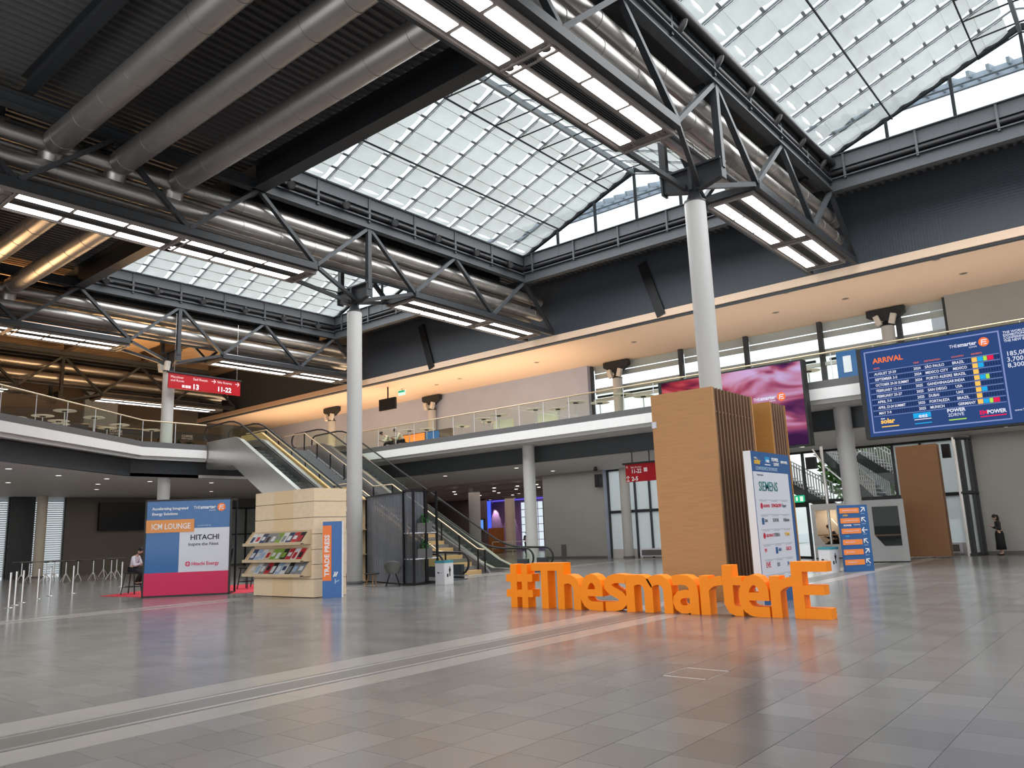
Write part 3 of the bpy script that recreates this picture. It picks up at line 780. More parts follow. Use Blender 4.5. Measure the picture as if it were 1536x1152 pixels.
# upper glazing
t = thing('window_2', 'upper glass front behind the balcony with grey blind bands', 'window', (GX, 16, 6.5)); t['kind'] = 'structure'; del t['category']
ys = [26.1, 24.3, 20.0, 16.14, 12.25, 8.6, 6.55]
for a, b in zip(ys[:-1], ys[1:]):
    part('pane', MB().box(GX, GX+0.02, b+0.05, a-0.05, 6.5, 9.25), M_GLASS, t)
    part('pane', MB().box(GX, GX+0.02, b+0.05, a-0.05, 9.45, 11.5), M_GLASS, t)
    for (z0, z1, s) in ((10.72, 11.02, 0), (11.08, 11.5, 0), (9.78, 10.15, 0)):
        part('blind_band', MB().box(GX+0.30, GX+0.34, b+0.05, a-0.05, z0, z1), mat('blind_grey', (0.50, 0.51, 0.51), 0.5), t)
    part('blind_rail', MB().box(GX+0.05, GX+0.16, b+0.4, a-0.3, 9.50, 9.62), M_DARK, t)
for y in ys: part('mullion', MB().box(GX-0.14, GX+0.12, y-0.11, y+0.11, 6.5, 11.5), M_STEEL, t)
part('transom', MB().box(GX-0.10, GX+0.08, 6.55, 26.1, 9.25, 9.42), M_CHROME, t)
# cylinder lobby at the right end of the glass front
t = thing('revolving_door', 'rounded glass lobby with dark rings, right of the brown portal', 'door', (38.3, 6.75, 0))
cx, cy, rr = 38.55, 6.9, 0.62
pts = [(cx+rr*math.cos(a), cy+rr*math.sin(a)) for a in [PI+0.2+i*(1.45)/8 for i in range(9)]]
for z in (0.04, 2.62, 4.95):
    part('ring', MB().path([(x, y, z) for x, y in pts], 0.09, 8), M_DARK, t)
for (za, zb) in ((0.12, 2.55), (2.7, 4.88)):
    mb = MB()
    vs = [(x, y, za) for x, y in pts] + [(x, y, zb) for x, y in pts]
    mb.add(vs, [(i, i+1, 10+i, 9+i) for i in range(8)], True); part('curved_pane', mb, M_RAILG, t)
for i in (0, 2, 5, 8):
    x, y = pts[i]; part('post', MB().box(x-0.06, x+0.06, y-0.06, y+0.06, 0, 5.0), M_STEEL if i else M_CHROME, t)
solo('wall_speaker', MB().box(38.0, 38.3, 7.0, 7.3, 4.15, 4.75), M_BLACK, 'black loudspeaker high at the right end of the glass front', 'speaker', (38.1, 7.1, 4.15))
solo('wall_speaker', MB().box(38.5, 38.8, 25.4, 25.75, 4.1, 4.85), M_BLACK, 'black loudspeaker high on the stone wall left of the glazing', 'speaker', (38.6, 25.5, 4.1))
solo('ceiling_camera', MB().ell((36.5, 24.3, 4.98), 0.13, 0.13, 0.12), M_BLACK, 'black dome camera under the balcony ceiling by the stone wall', 'camera', (36.5, 24.3, 5))
solo('wall_grille', MB().box(38.82, 38.86, 28.3, 28.65, 0.15, 0.85), M_CURB, 'grey vent grille low on the stone wall', 'vent', (38.84, 28.5, 0.15))

# ================================================================== BALUSTRADES
def balustrade(pts, zb, zt, lab, step=1.5, railm=None):
    t = thing('glass_balustrade', lab, 'balustrade', (pts[0][0], pts[0][1], zb))
    for (xa, ya), (xb, yb) in zip(pts[:-1], pts[1:]):
        a, b = Vector((xa, ya, 0)), Vector((xb, yb, 0)); L = (b-a).length; d = (b-a)/L; n = max(1, round(L/step))
        nr = Vector((-d.y, d.x, 0))*0.008
        for k in range(n):
            p = a + d*(L*k/n+0.012); q = a + d*(L*(k+1)/n-0.012)
            part('glass_pane', MB().hexa([p-nr+Vector((0, 0, zb)), q-nr+Vector((0, 0, zb)), q+nr+Vector((0, 0, zb)), p+nr+Vector((0, 0, zb)), p-nr+Vector((0, 0, zt-0.03)), q-nr+Vector((0, 0, zt-0.03)), q+nr+Vector((0, 0, zt-0.03)), p+nr+Vector((0, 0, zt-0.03))]), M_RAILG, t)
            pp = a + d*(L*k/n)
            part('joint', MB().box(pp.x-0.011, pp.x+0.011, pp.y-0.011, pp.y+0.011, zb, zt), M_PANELW, t)
    part('handrail', MB().path([(x, y, zt) for x, y in pts], 0.032, 8), railm or M_BRASS, t)
balustrade([(29.12, 37.0), (29.12, -12.0)], 6.6, 7.77, 'long glass balustrade with bronze handrail along the right balcony')
balustrade([(-2.0, 23.95), (9.79, 32.6), (17.6, 38.06), (20.9, 38.06)], 6.6, 7.78, 'angled glass balustrade along the left balcony', 1.9)

# ================================================================== HIGH TABLES
def high_table(top=None):
    t = thing('high_table', '', 'table', (0, 0, 0))
    part('table_top', MB().lathe([(0.0, 1.075), (0.44, 1.075), (0.46, 1.09), (0.44, 1.105), (0.0, 1.105)], n=28), top or M_TABLET, t)
    part('mount', MB().lathe([(0.0, 1.03), (0.11, 1.035), (0.13, 1.075), (0, 1.075)], n=16), M_BLACK, t)
    part('pole', MB().tube((0, 0, 0.30), (0, 0, 1.05), 0.028, 10), M_CHROME, t)
    for k in range(4):
        a = PI/4+k*PI/2
        part('leg', MB().tube((0.02*math.cos(a), 0.02*math.sin(a), 0.42), (0.27*math.cos(a), 0.27*math.sin(a), 0.0), 0.02, 8), M_CHROME, t)
    return t
ht = high_table(); ht2 = high_table(mat('table_grey', (0.10, 0.095, 0.09), 0.5)); tset = set()
def tables(pts, z, fmt, grp, src=None):
    src = src or ht
    pts = sorted(pts, key=lambda p: -vis(p[0], p[1], z)[0])
    for k, (x, y) in enumerate(pts):
        lab = fmt % ORDN[k]
        if src.name not in tset: place(src, (x, y, z)); src['label'] = lab; src['group'] = grp; tset.add(src.name)
        else: dup(src, (x, y, z), 0.3*k, lab, grp)
tables([(31.2, 10.33), (31.0, 17.8), (29.9, 18.2), (30.95, 20.14), (29.9, 20.8), (30.77, 22.5), (30.0, 23.3), (30.0, 25.7), (30.3, 27.0), (31.3, 27.5), (31.35, 29.57), (30.67, 31.68), (30.2, 32.6)], 6.5,
       'round cream high table behind the right balcony glass, %s from the right', 'high tables on the right balcony')
tables([(18.92, 39.9), (16.9, 40.4), (16.88, 39.0), (15.0, 37.3), (14.6, 40.2), (13.3, 36.1), (14.2, 39.2), (13.1, 38.0), (12.4, 39.2)], 6.5,
       'round cream high table behind the left balcony glass, %s from the right', 'high tables on the left balcony')
tables([(20.53, 46.73), (19.5, 45.02), (21.28, 50.2), (18.92, 45.9), (18.25, 46.23), (17.52, 45.9), (17.83, 48.36), (16.99, 47.16), (16.38, 47.76), (16.63, 49.6)], 0.0,
       'slim grey high table standing on the floor at far left, %s from the right', 'high tables on the floor at the far left', ht2)

# ================================================================== ESCALATORS AND STAIRS
def arc(c, r, a0, a1, n): return [(c[0]+r*math.cos(a0+(a1-a0)*i/n), c[1]+r*math.sin(a0+(a1-a0)*i/n)) for i in range(n+1)]
def escalator(x0, x1, lab):
    t = thing('escalator', lab, 'escalator', ((x0+x1)/2, 22, 0))
    side = [(38.1, 6.86), (35.45, 6.86), (35.0, 6.72), (24.1, 0.44), (23.3, 0.14), (22.6, 0.10), (21.4, 0.10), (21.4, 0.0), (26.1, 0.0), (35.55, 5.50), (38.1, 5.56)]
    for xa in (x0, x1-0.05): part('side_panel', MB().prism(side, lambda u, v, d: (d, u, v), xa, xa+0.05), M_CHROME, t)
    part('underside', MB().hexa([(x0+0.05, 26.1, 0.0), (x1-0.05, 26.1, 0.0), (x1-0.05, 35.55, 5.5), (x0+0.05, 35.55, 5.5), (x0+0.05, 26.0, 0.06), (x1-0.05, 26.0, 0.06), (x1-0.05, 35.5, 5.56), (x0+0.05, 35.5, 5.56)]).box(x0+0.05, x1-0.05, 35.5, 38.1, 5.5, 5.58), M_CHROME, t)
    # inclined decks beside the steps
    dk = [(38.1, 6.86), (35.45, 6.86), (35.0, 6.72), (24.1, 0.44), (23.3, 0.14), (21.2, 0.10)]
    for xa in (x0-0.01, x1-0.23):
        mb = MB()
        for (ya, za), (yb, zb) in zip(dk[:-1], dk[1:]): mb.hexa([(xa, ya, za), (xa+0.24, ya, za), (xa+0.24, yb, zb), (xa, yb, zb), (xa, ya, za+0.05), (xa+0.24, ya, za+0.05), (xa+0.24, yb, zb+0.05), (xa, yb, zb+0.05)])
        part('deck_cover', mb, M_CHROME, t)
    # steps
    n = 31
    for k in range(n):
        z = 0.2*(k+1); y = 24.4+0.3475*k
        part('step', MB().box(x0+0.25, x1-0.25, y, y+0.40, z-0.23, z-0.012), mat('step_dark', (0.085, 0.09, 0.095), 0.4, 0.3), t)
        part('step_edge', MB().box(x0+0.25, x1-0.25, y-0.005, y+0.04, z-0.014, z), mat('step_edge', (0.33, 0.35, 0.36), 0.4, 0.3), t)
    part('landing_plate', MB().box(x0+0.25, x1-0.25, 21.0, 24.5, 0.0, 0.03).box(x0+0.25, x1-0.25, 35.1, 38.2, 6.42, 6.5), M_STEEL, t)
    # glass and handrails
    hr = [(38.2, 7.74)] + [(36.2, 7.78), (35.7, 7.72), (35.2, 7.56), (34.7, 7.30)] + [(24.9, 1.72), (24.3, 1.40), (23.8, 1.20), (23.3, 1.08), (22.8, 1.02), (21.6, 1.0)] + arc((21.45, 0.60), 0.40, PI/2, PI*1.5, 10) + [(21.7, 0.17), (22.0, 0.12)]
    hr = arc((38.2, 7.34), 0.40, -PI/2, PI/2, 8) + hr
    for xa in (x0+0.11, x1-0.11):
        part('handrail', MB().path([(xa, y, z) for y, z in hr], 0.045, 8), M_BLACKM, t)
        gl = [(38.2, 7.70), (36.2, 7.73), (35.2, 7.50), (34.7, 7.25), (24.9, 1.67), (23.8, 1.15), (22.8, 0.98), (21.6, 0.96), (21.2, 0.75), (21.2, 0.12), (23.3, 0.16), (24.1, 0.46), (35.0, 6.74), (35.45, 6.88), (38.2, 6.88)]
        part('glass_panel', MB().prism(gl, lambda u, v, d: (d, u, v), xa-0.006, xa+0.006), M_RAILG, t)
    part('newel_skirt', MB().box(x0+0.05, x0+0.2, 21.35, 21.9, 0.0, 0.55).box(x1-0.2, x1-0.05, 21.35, 21.9, 0.0, 0.55), M_STEEL, t)
escalator(21.0, 22.6, 'left escalator with brushed steel side rising behind the travertine kiosk')
escalator(26.4, 28.0, 'right escalator with black handrails ending left of the orange letters')
st = thing('staircase', 'wooden sided staircase between the two escalators', 'stairs', (24.4, 24, 0))
M_TREAD = mat('stair_tread', (0.16, 0.165, 0.17), 0.5); M_STW = mat('stair_wood', (0.58, 0.38, 0.17), 0.5, noise=0.15, nscale=3, stretch=(1, 6, 6))
for k in range(20):
    y = 23.3+0.28*k; part('step', MB().box(23.1, 25.7, y, y+0.30, 0.16*k, 0.16*(k+1)), M_TREAD if k % 2 else M_STW, st)
    y = 30.3+0.285*k; part('step', MB().box(23.1, 25.7, y, y+0.30, 3.2+0.165*k, 3.2+0.165*(k+1)), M_TREAD, st)
part('landing', MB().box(23.1, 25.7, 28.9, 30.35, 3.0, 3.2), M_TREAD, st)
part('side_wall', MB().prism([(22.9, 0), (23.0, 0.75), (28.9, 4.05), (30.3, 4.05), (36.1, 7.35), (38.0, 7.35), (38.0, 6.0), (30.3, 2.6), (25.0, 0)], lambda u, v, d: (d, u, v), 22.9, 23.05), M_STW, st)
part('side_wall', MB().prism([(22.9, 0), (23.2, 0.3), (28.9, 3.3), (30.3, 3.3), (36.1, 6.6), (38.0, 6.6), (38.0, 6.0), (30.3, 2.4), (25.0, 0)], lambda u, v, d: (d, u, v), 25.75, 25.9), M_CURB, st)
for xx, s in ((23.2, 0), (25.6, 1)):
    pts = [(23.0, 1.0), (23.4, 1.05), (28.9, 4.2), (30.3, 4.2), (36.1, 7.5), (38.0, 7.5)]
    part('handrail', MB().path([(xx, y, z) for y, z in pts], 0.03, 8), M_BRASS, st)
    for (ya, za), (yb, zb) in zip(pts[:-1], pts[1:]):
        n = max(1, int((yb-ya)/1.1))
        for k in range(n):
            f = k/n; part('post', MB().box(xx-0.02, xx+0.02, ya+(yb-ya)*f-0.03, ya+(yb-ya)*f+0.03, za+(zb-za)*f-0.95, za+(zb-za)*f), M_BLACK, st)

# ================================================================== SCREENS ON THE BALCONY
def led_picture():
    m = bpy.data.materials.new('screen_picture'); m.use_nodes = True
    n, l = m.node_tree.nodes, m.node_tree.links; n.clear()
    o = n.new('ShaderNodeOutputMaterial'); e = n.new('ShaderNodeEmission'); e.inputs[1].default_value = 0.85
    t = n.new('ShaderNodeTexCoord'); mp = n.new('ShaderNodeMapping'); mp.inputs['Scale'].default_value = (0.30, 1, 0.75); mp.inputs['Rotation'].default_value = (0, -0.35, 0); mp.inputs['Location'].default_value = (3.1, 0, 1.7)
    l.new(t.outputs['Object'], mp.inputs[0])
    nz = n.new('ShaderNodeTexNoise'); nz.inputs['Scale'].default_value = 1.25; nz.inputs['Detail'].default_value = 2.5; nz.inputs['Distortion'].default_value = 0.9
    l.new(mp.outputs[0], nz.inputs['Vector'])
    cr = n.new('ShaderNodeValToRGB'); r = cr.color_ramp
    r.elements[0].position = 0.34; r.elements[0].color = (0.05, 0.015, 0.06, 1); r.elements[1].position = 0.66; r.elements[1].color = (0.72, 0.55, 0.80, 1)
    for p, c in ((0.42, (0.17, 0.04, 0.12)), (0.48, (0.42, 0.10, 0.16)), (0.54, (0.60, 0.27, 0.38)), (0.59, (0.62, 0.42, 0.58))): r.elements.new(p).color = (*c, 1)
    l.new(nz.outputs['Fac'], cr.inputs[0])
    sx2 = n.new('ShaderNodeSeparateXYZ'); l.new(t.outputs['Object'], sx2.inputs[0])
    c3 = n.new('ShaderNodeValToRGB'); c3.color_ramp.elements[0].color = (1.0, 0.42, 0.36, 1); c3.color_ramp.elements[1].color = (0.9, 0.85, 1.0, 1)
    mr = n.new('ShaderNodeMapRange'); mr.inputs[1].default_value = 1.0; mr.inputs[2].default_value = 4.5; l.new(sx2.outputs['X'], mr.inputs[0]); l.new(mr.outputs[0], c3.inputs[0])
    mx = n.new('ShaderNodeMix'); mx.data_type = 'RGBA'; mx.blend_type = 'MULTIPLY'; mx.inputs[0].default_value = 1
    l.new(cr.outputs[0], mx.inputs[6]); l.new(c3.outputs[0], mx.inputs[7]); l.new(mx.outputs[2], e.inputs[0]); l.new(e.outputs[0], o.inputs[0])
    return m
def smarter_logo(p, x, z, s, wht, org, y, sub=True):
    text(p, 'THE', x, z, s*0.95, wht, y, 0.0, 'LEFT', sx=0.85)
    text(p, 'smarter', x+s*1.55, z, s*1.15, wht, y, s*0.028, 'LEFT', sx=0.95)
    if sub: text(p, 'EUROPE', x+s*3.6, z-s*0.55, s*0.4, wht, y, 0, 'LEFT')
    cx, cz, r = x+s*6.35, z+s*0.28, s*0.95
    flat('emblem', [circ(cx, cz, r, 28)], org, p, y-0.004, y)
    # open letter E inside the round emblem
    w = r*0.2
    flat('emblem_letter', [[(cx-r*0.55, cz-r*0.6), (cx-r*0.55+w, cz-r*0.6), (cx-r*0.2, cz+r*0.55), (cx-r*0.2-w, cz+r*0.55)], [(cx-r*0.25, cz+r*0.36), (cx+r*0.62, cz+r*0.36), (cx+r*0.62, cz+r*0.56), (cx-r*0.25, cz+r*0.56)],
                           [(cx-r*0.3, cz-r*0.1), (cx+r*0.5, cz-r*0.1), (cx+r*0.5, cz+r*0.1), (cx-r*0.3, cz+r*0.1)], [(cx-r*0.05, cz-r*0.55), (cx+r*0.6, cz-r*0.55), (cx+r*0.6, cz-r*0.36), (cx-r*0.05, cz-r*0.36)]], wht, p, y-0.008, y-0.004)
EW = emis('screen_white', (0.85, 0.87, 1.0), 0.85); EO = emis('screen_orange', (1.0, 0.20, 0.05), 0.9); EB = emis('screen_blue', (0.028, 0.062, 0.19), 1.0)
EL = emis('screen_line', (0.32, 0.40, 0.75), 0.7); EY = emis('screen_yellow', (1.0, 0.58, 0.13), 0.9); EC = emis('screen_cyan', (0.02, 0.42, 0.85), 0.9); EG = emis('screen_green', (0.45, 0.8, 0.1), 0.9); ER = emis('screen_red', (0.85, 0.02, 0.09), 0.9)
EDK = emis('screen_dim', (0.016, 0.032, 0.105), 1.0)
# left screen (abstract picture)
s1 = thing('video_screen', 'large video screen with a blurred purple and red picture behind the column', 'screen', (0, 0, 0))
part('cabinet', MB().box(0, 5.95, 0.0, 0.42, 4.36, 7.52), M_BLACKM, s1)
part('display', MB().box(0.16, 5.88, -0.012, 0.0, 4.42, 7.46), led_picture(), s1)
smarter_logo(s1, 4.0, 6.20, 0.168, EW, EO, -0.016)
part('bracket', MB().box(0.8, 1.0, 0.42, 0.75, 4.6, 7.0).box(4.9, 5.1, 0.42, 0.75, 4.6, 7.0), M_BLACK, s1)
place(s1, (28.3, 15.52, 0), -PI/2)
# right screen (arrivals board)
s2 = thing('arrivals_screen', 'large blue arrivals board screen with rows of dates and places', 'screen', (0, 0, 0))
part('cabinet', MB().box(0, 5.95, 0.0, 0.42, 4.36, 7.52), M_BLACKM, s2)
part('display', MB().box(0.16, 5.90, -0.012, 0.0, 4.42, 7.48), EB, s2)
fr = MB()
for (a, b, c, d) in ((0.26, 4.32, 7.33, 7.37), (0.26, 4.32, 4.54, 4.58), (0.26, 0.30, 4.54, 7.37), (4.28, 4.32, 4.54, 7.37)): fr.box(a, b, -0.018, -0.012, c, d)
part('frame_line', fr, EL, s2)
text(s2, 'ARRIVAL', 0.52, 6.93, 0.245, EO, -0.016, 0.006)
smarter_logo(s2, 2.89, 7.04, 0.155, EW, EO, -0.016)
for s_, x in (('DATE', 0.52), ('YEAR', 1.77), ('DESTINATION', 2.1), ('COUNTRY', 2.91), ('EXHIBITS', 3.48)): text(s2, s_, x, 6.72, 0.075, EO, -0.016)
rows_ = [('AUGUST 27-29', '2024', 'SÃO PAULO', 'BRAZIL', 'ycgr'), ('SEPTEMBER 3-5', '2024', 'MEXICO CITY', 'MEXICO', 'yc'), ('OCTOBER 29-30 SUMMIT', '2024', 'PORTO ALEGRE', 'BRAZIL', 'y'), ('FEBRUARY 12-14', '2025', 'GANDHINAGAR', 'INDIA', 'ycg'),
         ('FEBRUARY 25-27', '2025', 'SAN DIEGO', 'USA', 'y'), ('APRIL 7-9', '2025', 'DUBAI', 'UAE', 'yc'), ('APRIL 23-24 SUMMIT', '2025', 'FORTALEZA', 'BRAZIL', 'y'), ('MAY 7-9', '2025', 'MUNICH', 'GERMANY', 'ycgr')]
ch = 1.545/8
for k, (d_, y_, p_, c_, q_) in enumerate(rows_):
    zt = 6.655 - ch*k
    dm = MB()
    x = 0.36
    while x < 4.2:
        dm.box(x, x+0.052, -0.015, -0.012, zt-ch+0.03, zt-0.04); x += 0.075
    part('row_tiles', dm, EDK, s2)
    part('row_line', MB().box(0.34, 4.24, -0.016, -0.012, zt-0.016, zt), EL, s2)
    for s_, x, w in ((d_, 0.52, 1.0), (y_, 1.76, 1), (p_, 2.1, 1), (c_, 2.91, 1)): text(s2, s_, x, zt-ch+0.045, 0.125, EW, -0.018, 0.002, sx=0.86 if len(s_) < 16 else 0.76)
    x = 3.47
    for c in q_:
        w = {'y': 0.16, 'c': 0.165, 'g': 0.11, 'r': 0.18}[c]
        part('row_marker', MB().box(x, x+w-0.012, -0.018, -0.012, zt-ch+0.02, zt-0.03), {'y': EY, 'c': EC, 'g': EG, 'r': ER}[c], s2); x += w
part('row_line', MB().box(0.34, 4.24, -0.016, -0.012, 5.095, 5.11), EL, s2)
text(s2, 'inter', 0.55, 4.985, 0.07, EW, -0.016, 0.002); text(s2, 'solar', 0.54, 4.84, 0.22, EY, -0.016, 0.009); lbox(s2, 'logo_bar', 0.55, 1.09, 4.71, 4.745, EY, -0.016, -0.012)
lbox(s2, 'logo_block', 1.56, 2.09, 4.90, 5.06, EC, -0.016, -0.012); text(s2, 'ees', 1.72, 4.90, 0.20, EW, -0.022, 0.004); lbox(s2, 'logo_bar', 1.58, 2.09, 4.835, 4.86, EW, -0.016, -0.012); lbox(s2, 'logo_bar', 1.58, 2.09, 4.70, 4.73, EC, -0.016, -0.012)
text(s2, 'POWER', 2.57, 4.97, 0.15, EW, -0.016, 0.005); text(s2, '2DRIVE', 2.58, 4.83, 0.145, EW, -0.016, 0.0); lbox(s2, 'logo_bar', 2.59, 3.09, 4.70, 4.735, EG, -0.016, -0.012)
text(s2, 'EM', 3.47, 4.79, 0.17, ER, -0.016, 0.005); text(s2, 'POWER', 3.68, 4.79, 0.165, EW, -0.016, 0.005, sx=0.9); lbox(s2, 'logo_bar', 3.48, 4.19, 4.70, 4.735, ER, -0.016, -0.012)
for k, s_ in enumerate(("THE WORLD'S LARGEST", 'EXHIBITION AND', 'CONFERENCE FOR', 'THE NEW ENERGY')): text(s2, s_, 4.42, 7.24-0.092*k, 0.105, EW, -0.016, 0.001)
for k, s_ in enumerate(('185,000+', '3,700+', '8,300+')): text(s2, s_, 4.42, 6.52-0.185*k, 0.20, EW, -0.016, 0.001)
text(s2, 'www.TheSmarterE', 4.42, 4.78, 0.09, EW, -0.016)
part('bracket', MB().box(0.8, 1.0, 0.42, 0.75, 4.6, 7.0).box(4.9, 5.1, 0.42, 0.75, 4.6, 7.0), M_BLACK, s2)
place(s2, (28.3, 7.68, 0), -PI/2)

# hanging red signs
def arrow(parent, x, z, s, ang, m, y):
    c, sn = math.cos(ang), math.sin(ang)
    def tr(p): return (x+(p[0]*c-p[1]*sn)*s, z+(p[0]*sn+p[1]*c)*s)
    flat('arrow', [[tr(p) for p in q] for q in ([(-0.5, -0.07), (0.38, -0.07), (0.38, 0.07), (-0.5, 0.07)], [(0.0, 0.40), (0.12, 0.48), (0.55, 0.0), (0.34, 0.0)], [(0.34, 0.0), (0.55, 0.0), (0.12, -0.48), (0.0, -0.40)])], m, parent, y-0.004, y)
M_ROSE = mat('sign_print', (0.80, 0.62, 0.62), 0.5, noise=0.01)
r1 = thing('hanging_sign', 'long red hanging sign with 13 and 11-22 behind the left column', 'sign', (0, 0, 0))
part('board', MB().box(0, 4.05, 0, 0.08, -0.80, 0.0), M_RED, r1)
part('top_rail', MB().box(-0.05, 4.1, -0.05, 0.13, 0.0, 0.07), M_DARK, r1)
for x in (0.3, 3.85): part('wire', MB().tube((x, 0.04, 0.05), (x, 0.04, 3.2), 0.008, 6), M_CHROME, r1)
text(r1, 'Münchner', 0.10, -0.25, 0.17, M_ROSE, -0.004); text(r1, 'und Room', 0.10, -0.43, 0.17, M_ROSE, -0.004)
text(r1, 'Saal Room', 1.31, -0.25, 0.19, M_ROSE, -0.004); text(r1, '13', 1.28, -0.73, 0.38, M_PRINTW, -0.004, 0.012)
for x in (0.72, 0.90, 1.06): lbox(r1, 'pictogram', x, x+0.14, -0.71, -0.57, M_ROSE, -0.004, 0)
arrow(r1, 2.47, -0.18, 0.24, 0, M_ROSE, 0); text(r1, 'Säle Rooms', 2.68, -0.24, 0.18, M_ROSE, -0.004); text(r1, '11-22', 2.68, -0.68, 0.36, M_PRINTW, -0.004, 0.010)
arrow(r1, 3.86, -0.18, 0.24, 0, M_ROSE, 0)
place(r1, (18.95, 38.4, 10.42), 0)
r2 = thing('hanging_sign', 'small red hanging sign with 11-22 and 2-5 left of the wooden box', 'sign', (0, 0, 0))
part('board', MB().box(0, 1.58, 0, 0.10, -0.80, 0.0), M_RED, r2)
part('top_rail', MB().box(-0.12, 1.62, -0.05, 0.13, 0.0, 0.08), M_DARK, r2)
for x in (0.35, 1.25): part('hanger', MB().box(x-0.02, x+0.02, 0.03, 0.07, 0.05, 1.4), M_STEEL, r2)
arrow(r2, 0.10, -0.13, 0.13, 2.3, M_ROSE, 0); text(r2, 'Säle Rooms', 0.28, -0.18, 0.12, M_ROSE, -0.004); text(r2, '11-22', 0.30, -0.41, 0.26, M_PRINTW, -0.004, 0.004, sx=0.9)
lbox(r2, 'pictogram', 0.96, 1.14, -0.38, -0.20, M_ROSE, -0.004, 0)
arrow(r2, 0.11, -0.62, 0.20, PI/2, M_ROSE, 0); lbox(r2, 'pictogram', 0.04, 0.18, -0.77, -0.73, M_ROSE, -0.004, 0); text(r2, '2-5', 0.30, -0.75, 0.26, M_PRINTW, -0.004, 0.005)
place(r2, (31.0, 19.0, 4.54), -PI/2)
# monitor and exit sign at the soffit
t = thing('ceiling_monitor', 'black monitor hanging from the tan soffit', 'monitor', (34.2, 39.0, 10.3))
part('case', MB().hexa([(33.95, 38.0, 9.95), (33.95, 39.6, 9.95), (34.1, 39.6, 9.95), (34.1, 38.0, 9.95), (33.95, 38.0, 10.72), (33.95, 39.6, 10.72), (34.1, 39.6, 10.72), (34.1, 38.0, 10.72)]), M_BLACK, t)
part('pole', MB().tube((34.05, 38.8, 10.7), (34.05, 38.8, 11.5), 0.05), M_BLACK, t)
t = thing('exit_sign', 'small green and white exit sign under the tan soffit', 'sign', (35.2, 38.6, 11.1))
part('lamp_case', MB().box(35.15, 35.22, 38.35, 39.0, 11.05, 11.38), emis('exit_glow', (0.7, 0.95, 0.75), 1.0), t)
part('green_band', MB().box(35.13, 35.15, 38.37, 38.98, 11.24, 11.37), emis('exit_green', (0.02, 0.45, 0.22), 1.0), t)
part('hanger', MB().box(35.17, 35.2, 38.6, 38.7, 11.38, 11.5), M_CHROME, t)
t = thing('exit_sign', 'green lit exit sign above the dark door left of the seating pod', 'sign', (36.6, 13.2, 2.6))
part('lamp_case', MB().box(36.6, 36.68, 12.95, 13.55, 2.55, 2.87), emis('exit_green', (0.02, 0.45, 0.22), 1.0), t)
part('white_figure', MB().box(36.58, 36.6, 13.25, 13.33, 2.62, 2.80).box(36.58, 36.6, 13.0, 13.14, 2.60, 2.82).box(36.58, 36.6, 13.4, 13.5, 2.60, 2.82), emis('exit_glow', (0.7, 0.95, 0.75), 1.0), t)

# ================================================================== WOODEN COLUMN BOXES
def wood_box(x0, x1, y0, y1, z1, nsl, lab, wood, z0=0.0):
    t = thing('column_cladding', lab, 'cladding', (x0, y0, z0))
    part('front_panel', MB().box(x0, x0+0.08, y0-0.02, y1, z0, z1), wood, t)
    part('back_panel', MB().box(x1-0.06, x1, y0, y1, z0, z1), wood, t)
    part('backing', MB().box(x0+0.08, x1-0.06, y0+0.14, y0+0.2, z0+0.02, z1-0.02), M_BACKING, t)
    part('left_panel', MB().box(x0+0.08, x1-0.06, y1-0.06, y1, z0, z1), wood, t)
    part('top_cap', MB().box(x0+0.08, x1-0.06, y0+0.14, y1-0.06, z1-0.08, z1-0.02), M_WOODD, t)
    pitch = (x1-x0-0.12)/nsl
    b = MB().box(0, 0.055, y0, y0+0.14, z0, z1).build('slat', M_WOODD, t, (0, t.location.y, z0))
    for k in range(nsl):
        o = b if k == 0 else b.copy()
        if k: COL.objects.link(o)
        o.location = (0.13+pitch*k, 0, 0)
    part('tie_rod', MB().tube((x0+0.1, y0+0.05, z1-0.55), (x1+0.05, y0+0.05, z1-0.55), 0.012, 6), M_BRASS, t)
    return t
w1 = wood_box(16.75, 19.10, 7.82, 9.42, 4.86, 12, 'tall oak box around the column, slatted right side, behind the orange letters', M_WOOD)
part('plate', MB().box(16.72, 16.75, 9.30, 9.42, 4.05, 4.2), M_PANELW, w1)
wood_box(20.2, 21.35, 7.82, 9.42, 4.86, 6, 'second narrower oak box with slats, directly behind the first oak box', mat('oak_orange_lit', (0.42, 0.20, 0.05), 0.5, noise=0.15, nscale=3, stretch=(1, 1, 6)))  # orange light falling on this box is put into the oak colour
wood_box(36.2, 36.8, 7.15, 8.72, 4.66, 3, 'brown wooden portal block at the right of the glass front', M_WOODB, 0.06)

# ================================================================== THE BIG ORANGE LETTERS
LET = thing('letter_sculpture', 'big orange three-dimensional letters reading #ThesmarterE on the floor', 'letters', (0, 0, 0))
DP = 0.29
fn = lambda u, v, d: (u, d, v)
def LB(*bs):
    mb = MB()
    for i, (a, b, c, d) in enumerate(bs): mb.box(a, b, 0.0025*i, DP-0.0025*i, c if c > 0 else 0.0, d-0.0015*i)
    return mb
LN = [0]
def letter(mb):
    o = mb.build('letter', M_ORANGE, LET); LN[0] += 1; o.location.y = 0.006*(LN[0] % 2)
letter(LB((-0.03, 0.155, 0, 0.965), (0.30, 0.47, 0, 0.965), (-0.165, 0.61, 0.57, 0.745), (-0.165, 0.61, 0.23, 0.40)))
letter(LB((0.59, 1.33, 0.82, 0.99), (0.87, 1.06, 0, 0.9)))
h = LB((1.32, 1.5, 0, 0.99)); h.ribbon([(1.42, 0.58), (1.49, 0.625), (1.58, 0.645), (1.68, 0.635), (1.77, 0.585), (1.825, 0.50), (1.84, 0.40), (1.84, 0)], 0.19, fn, 0.0024, DP-0.0024); letter(h)
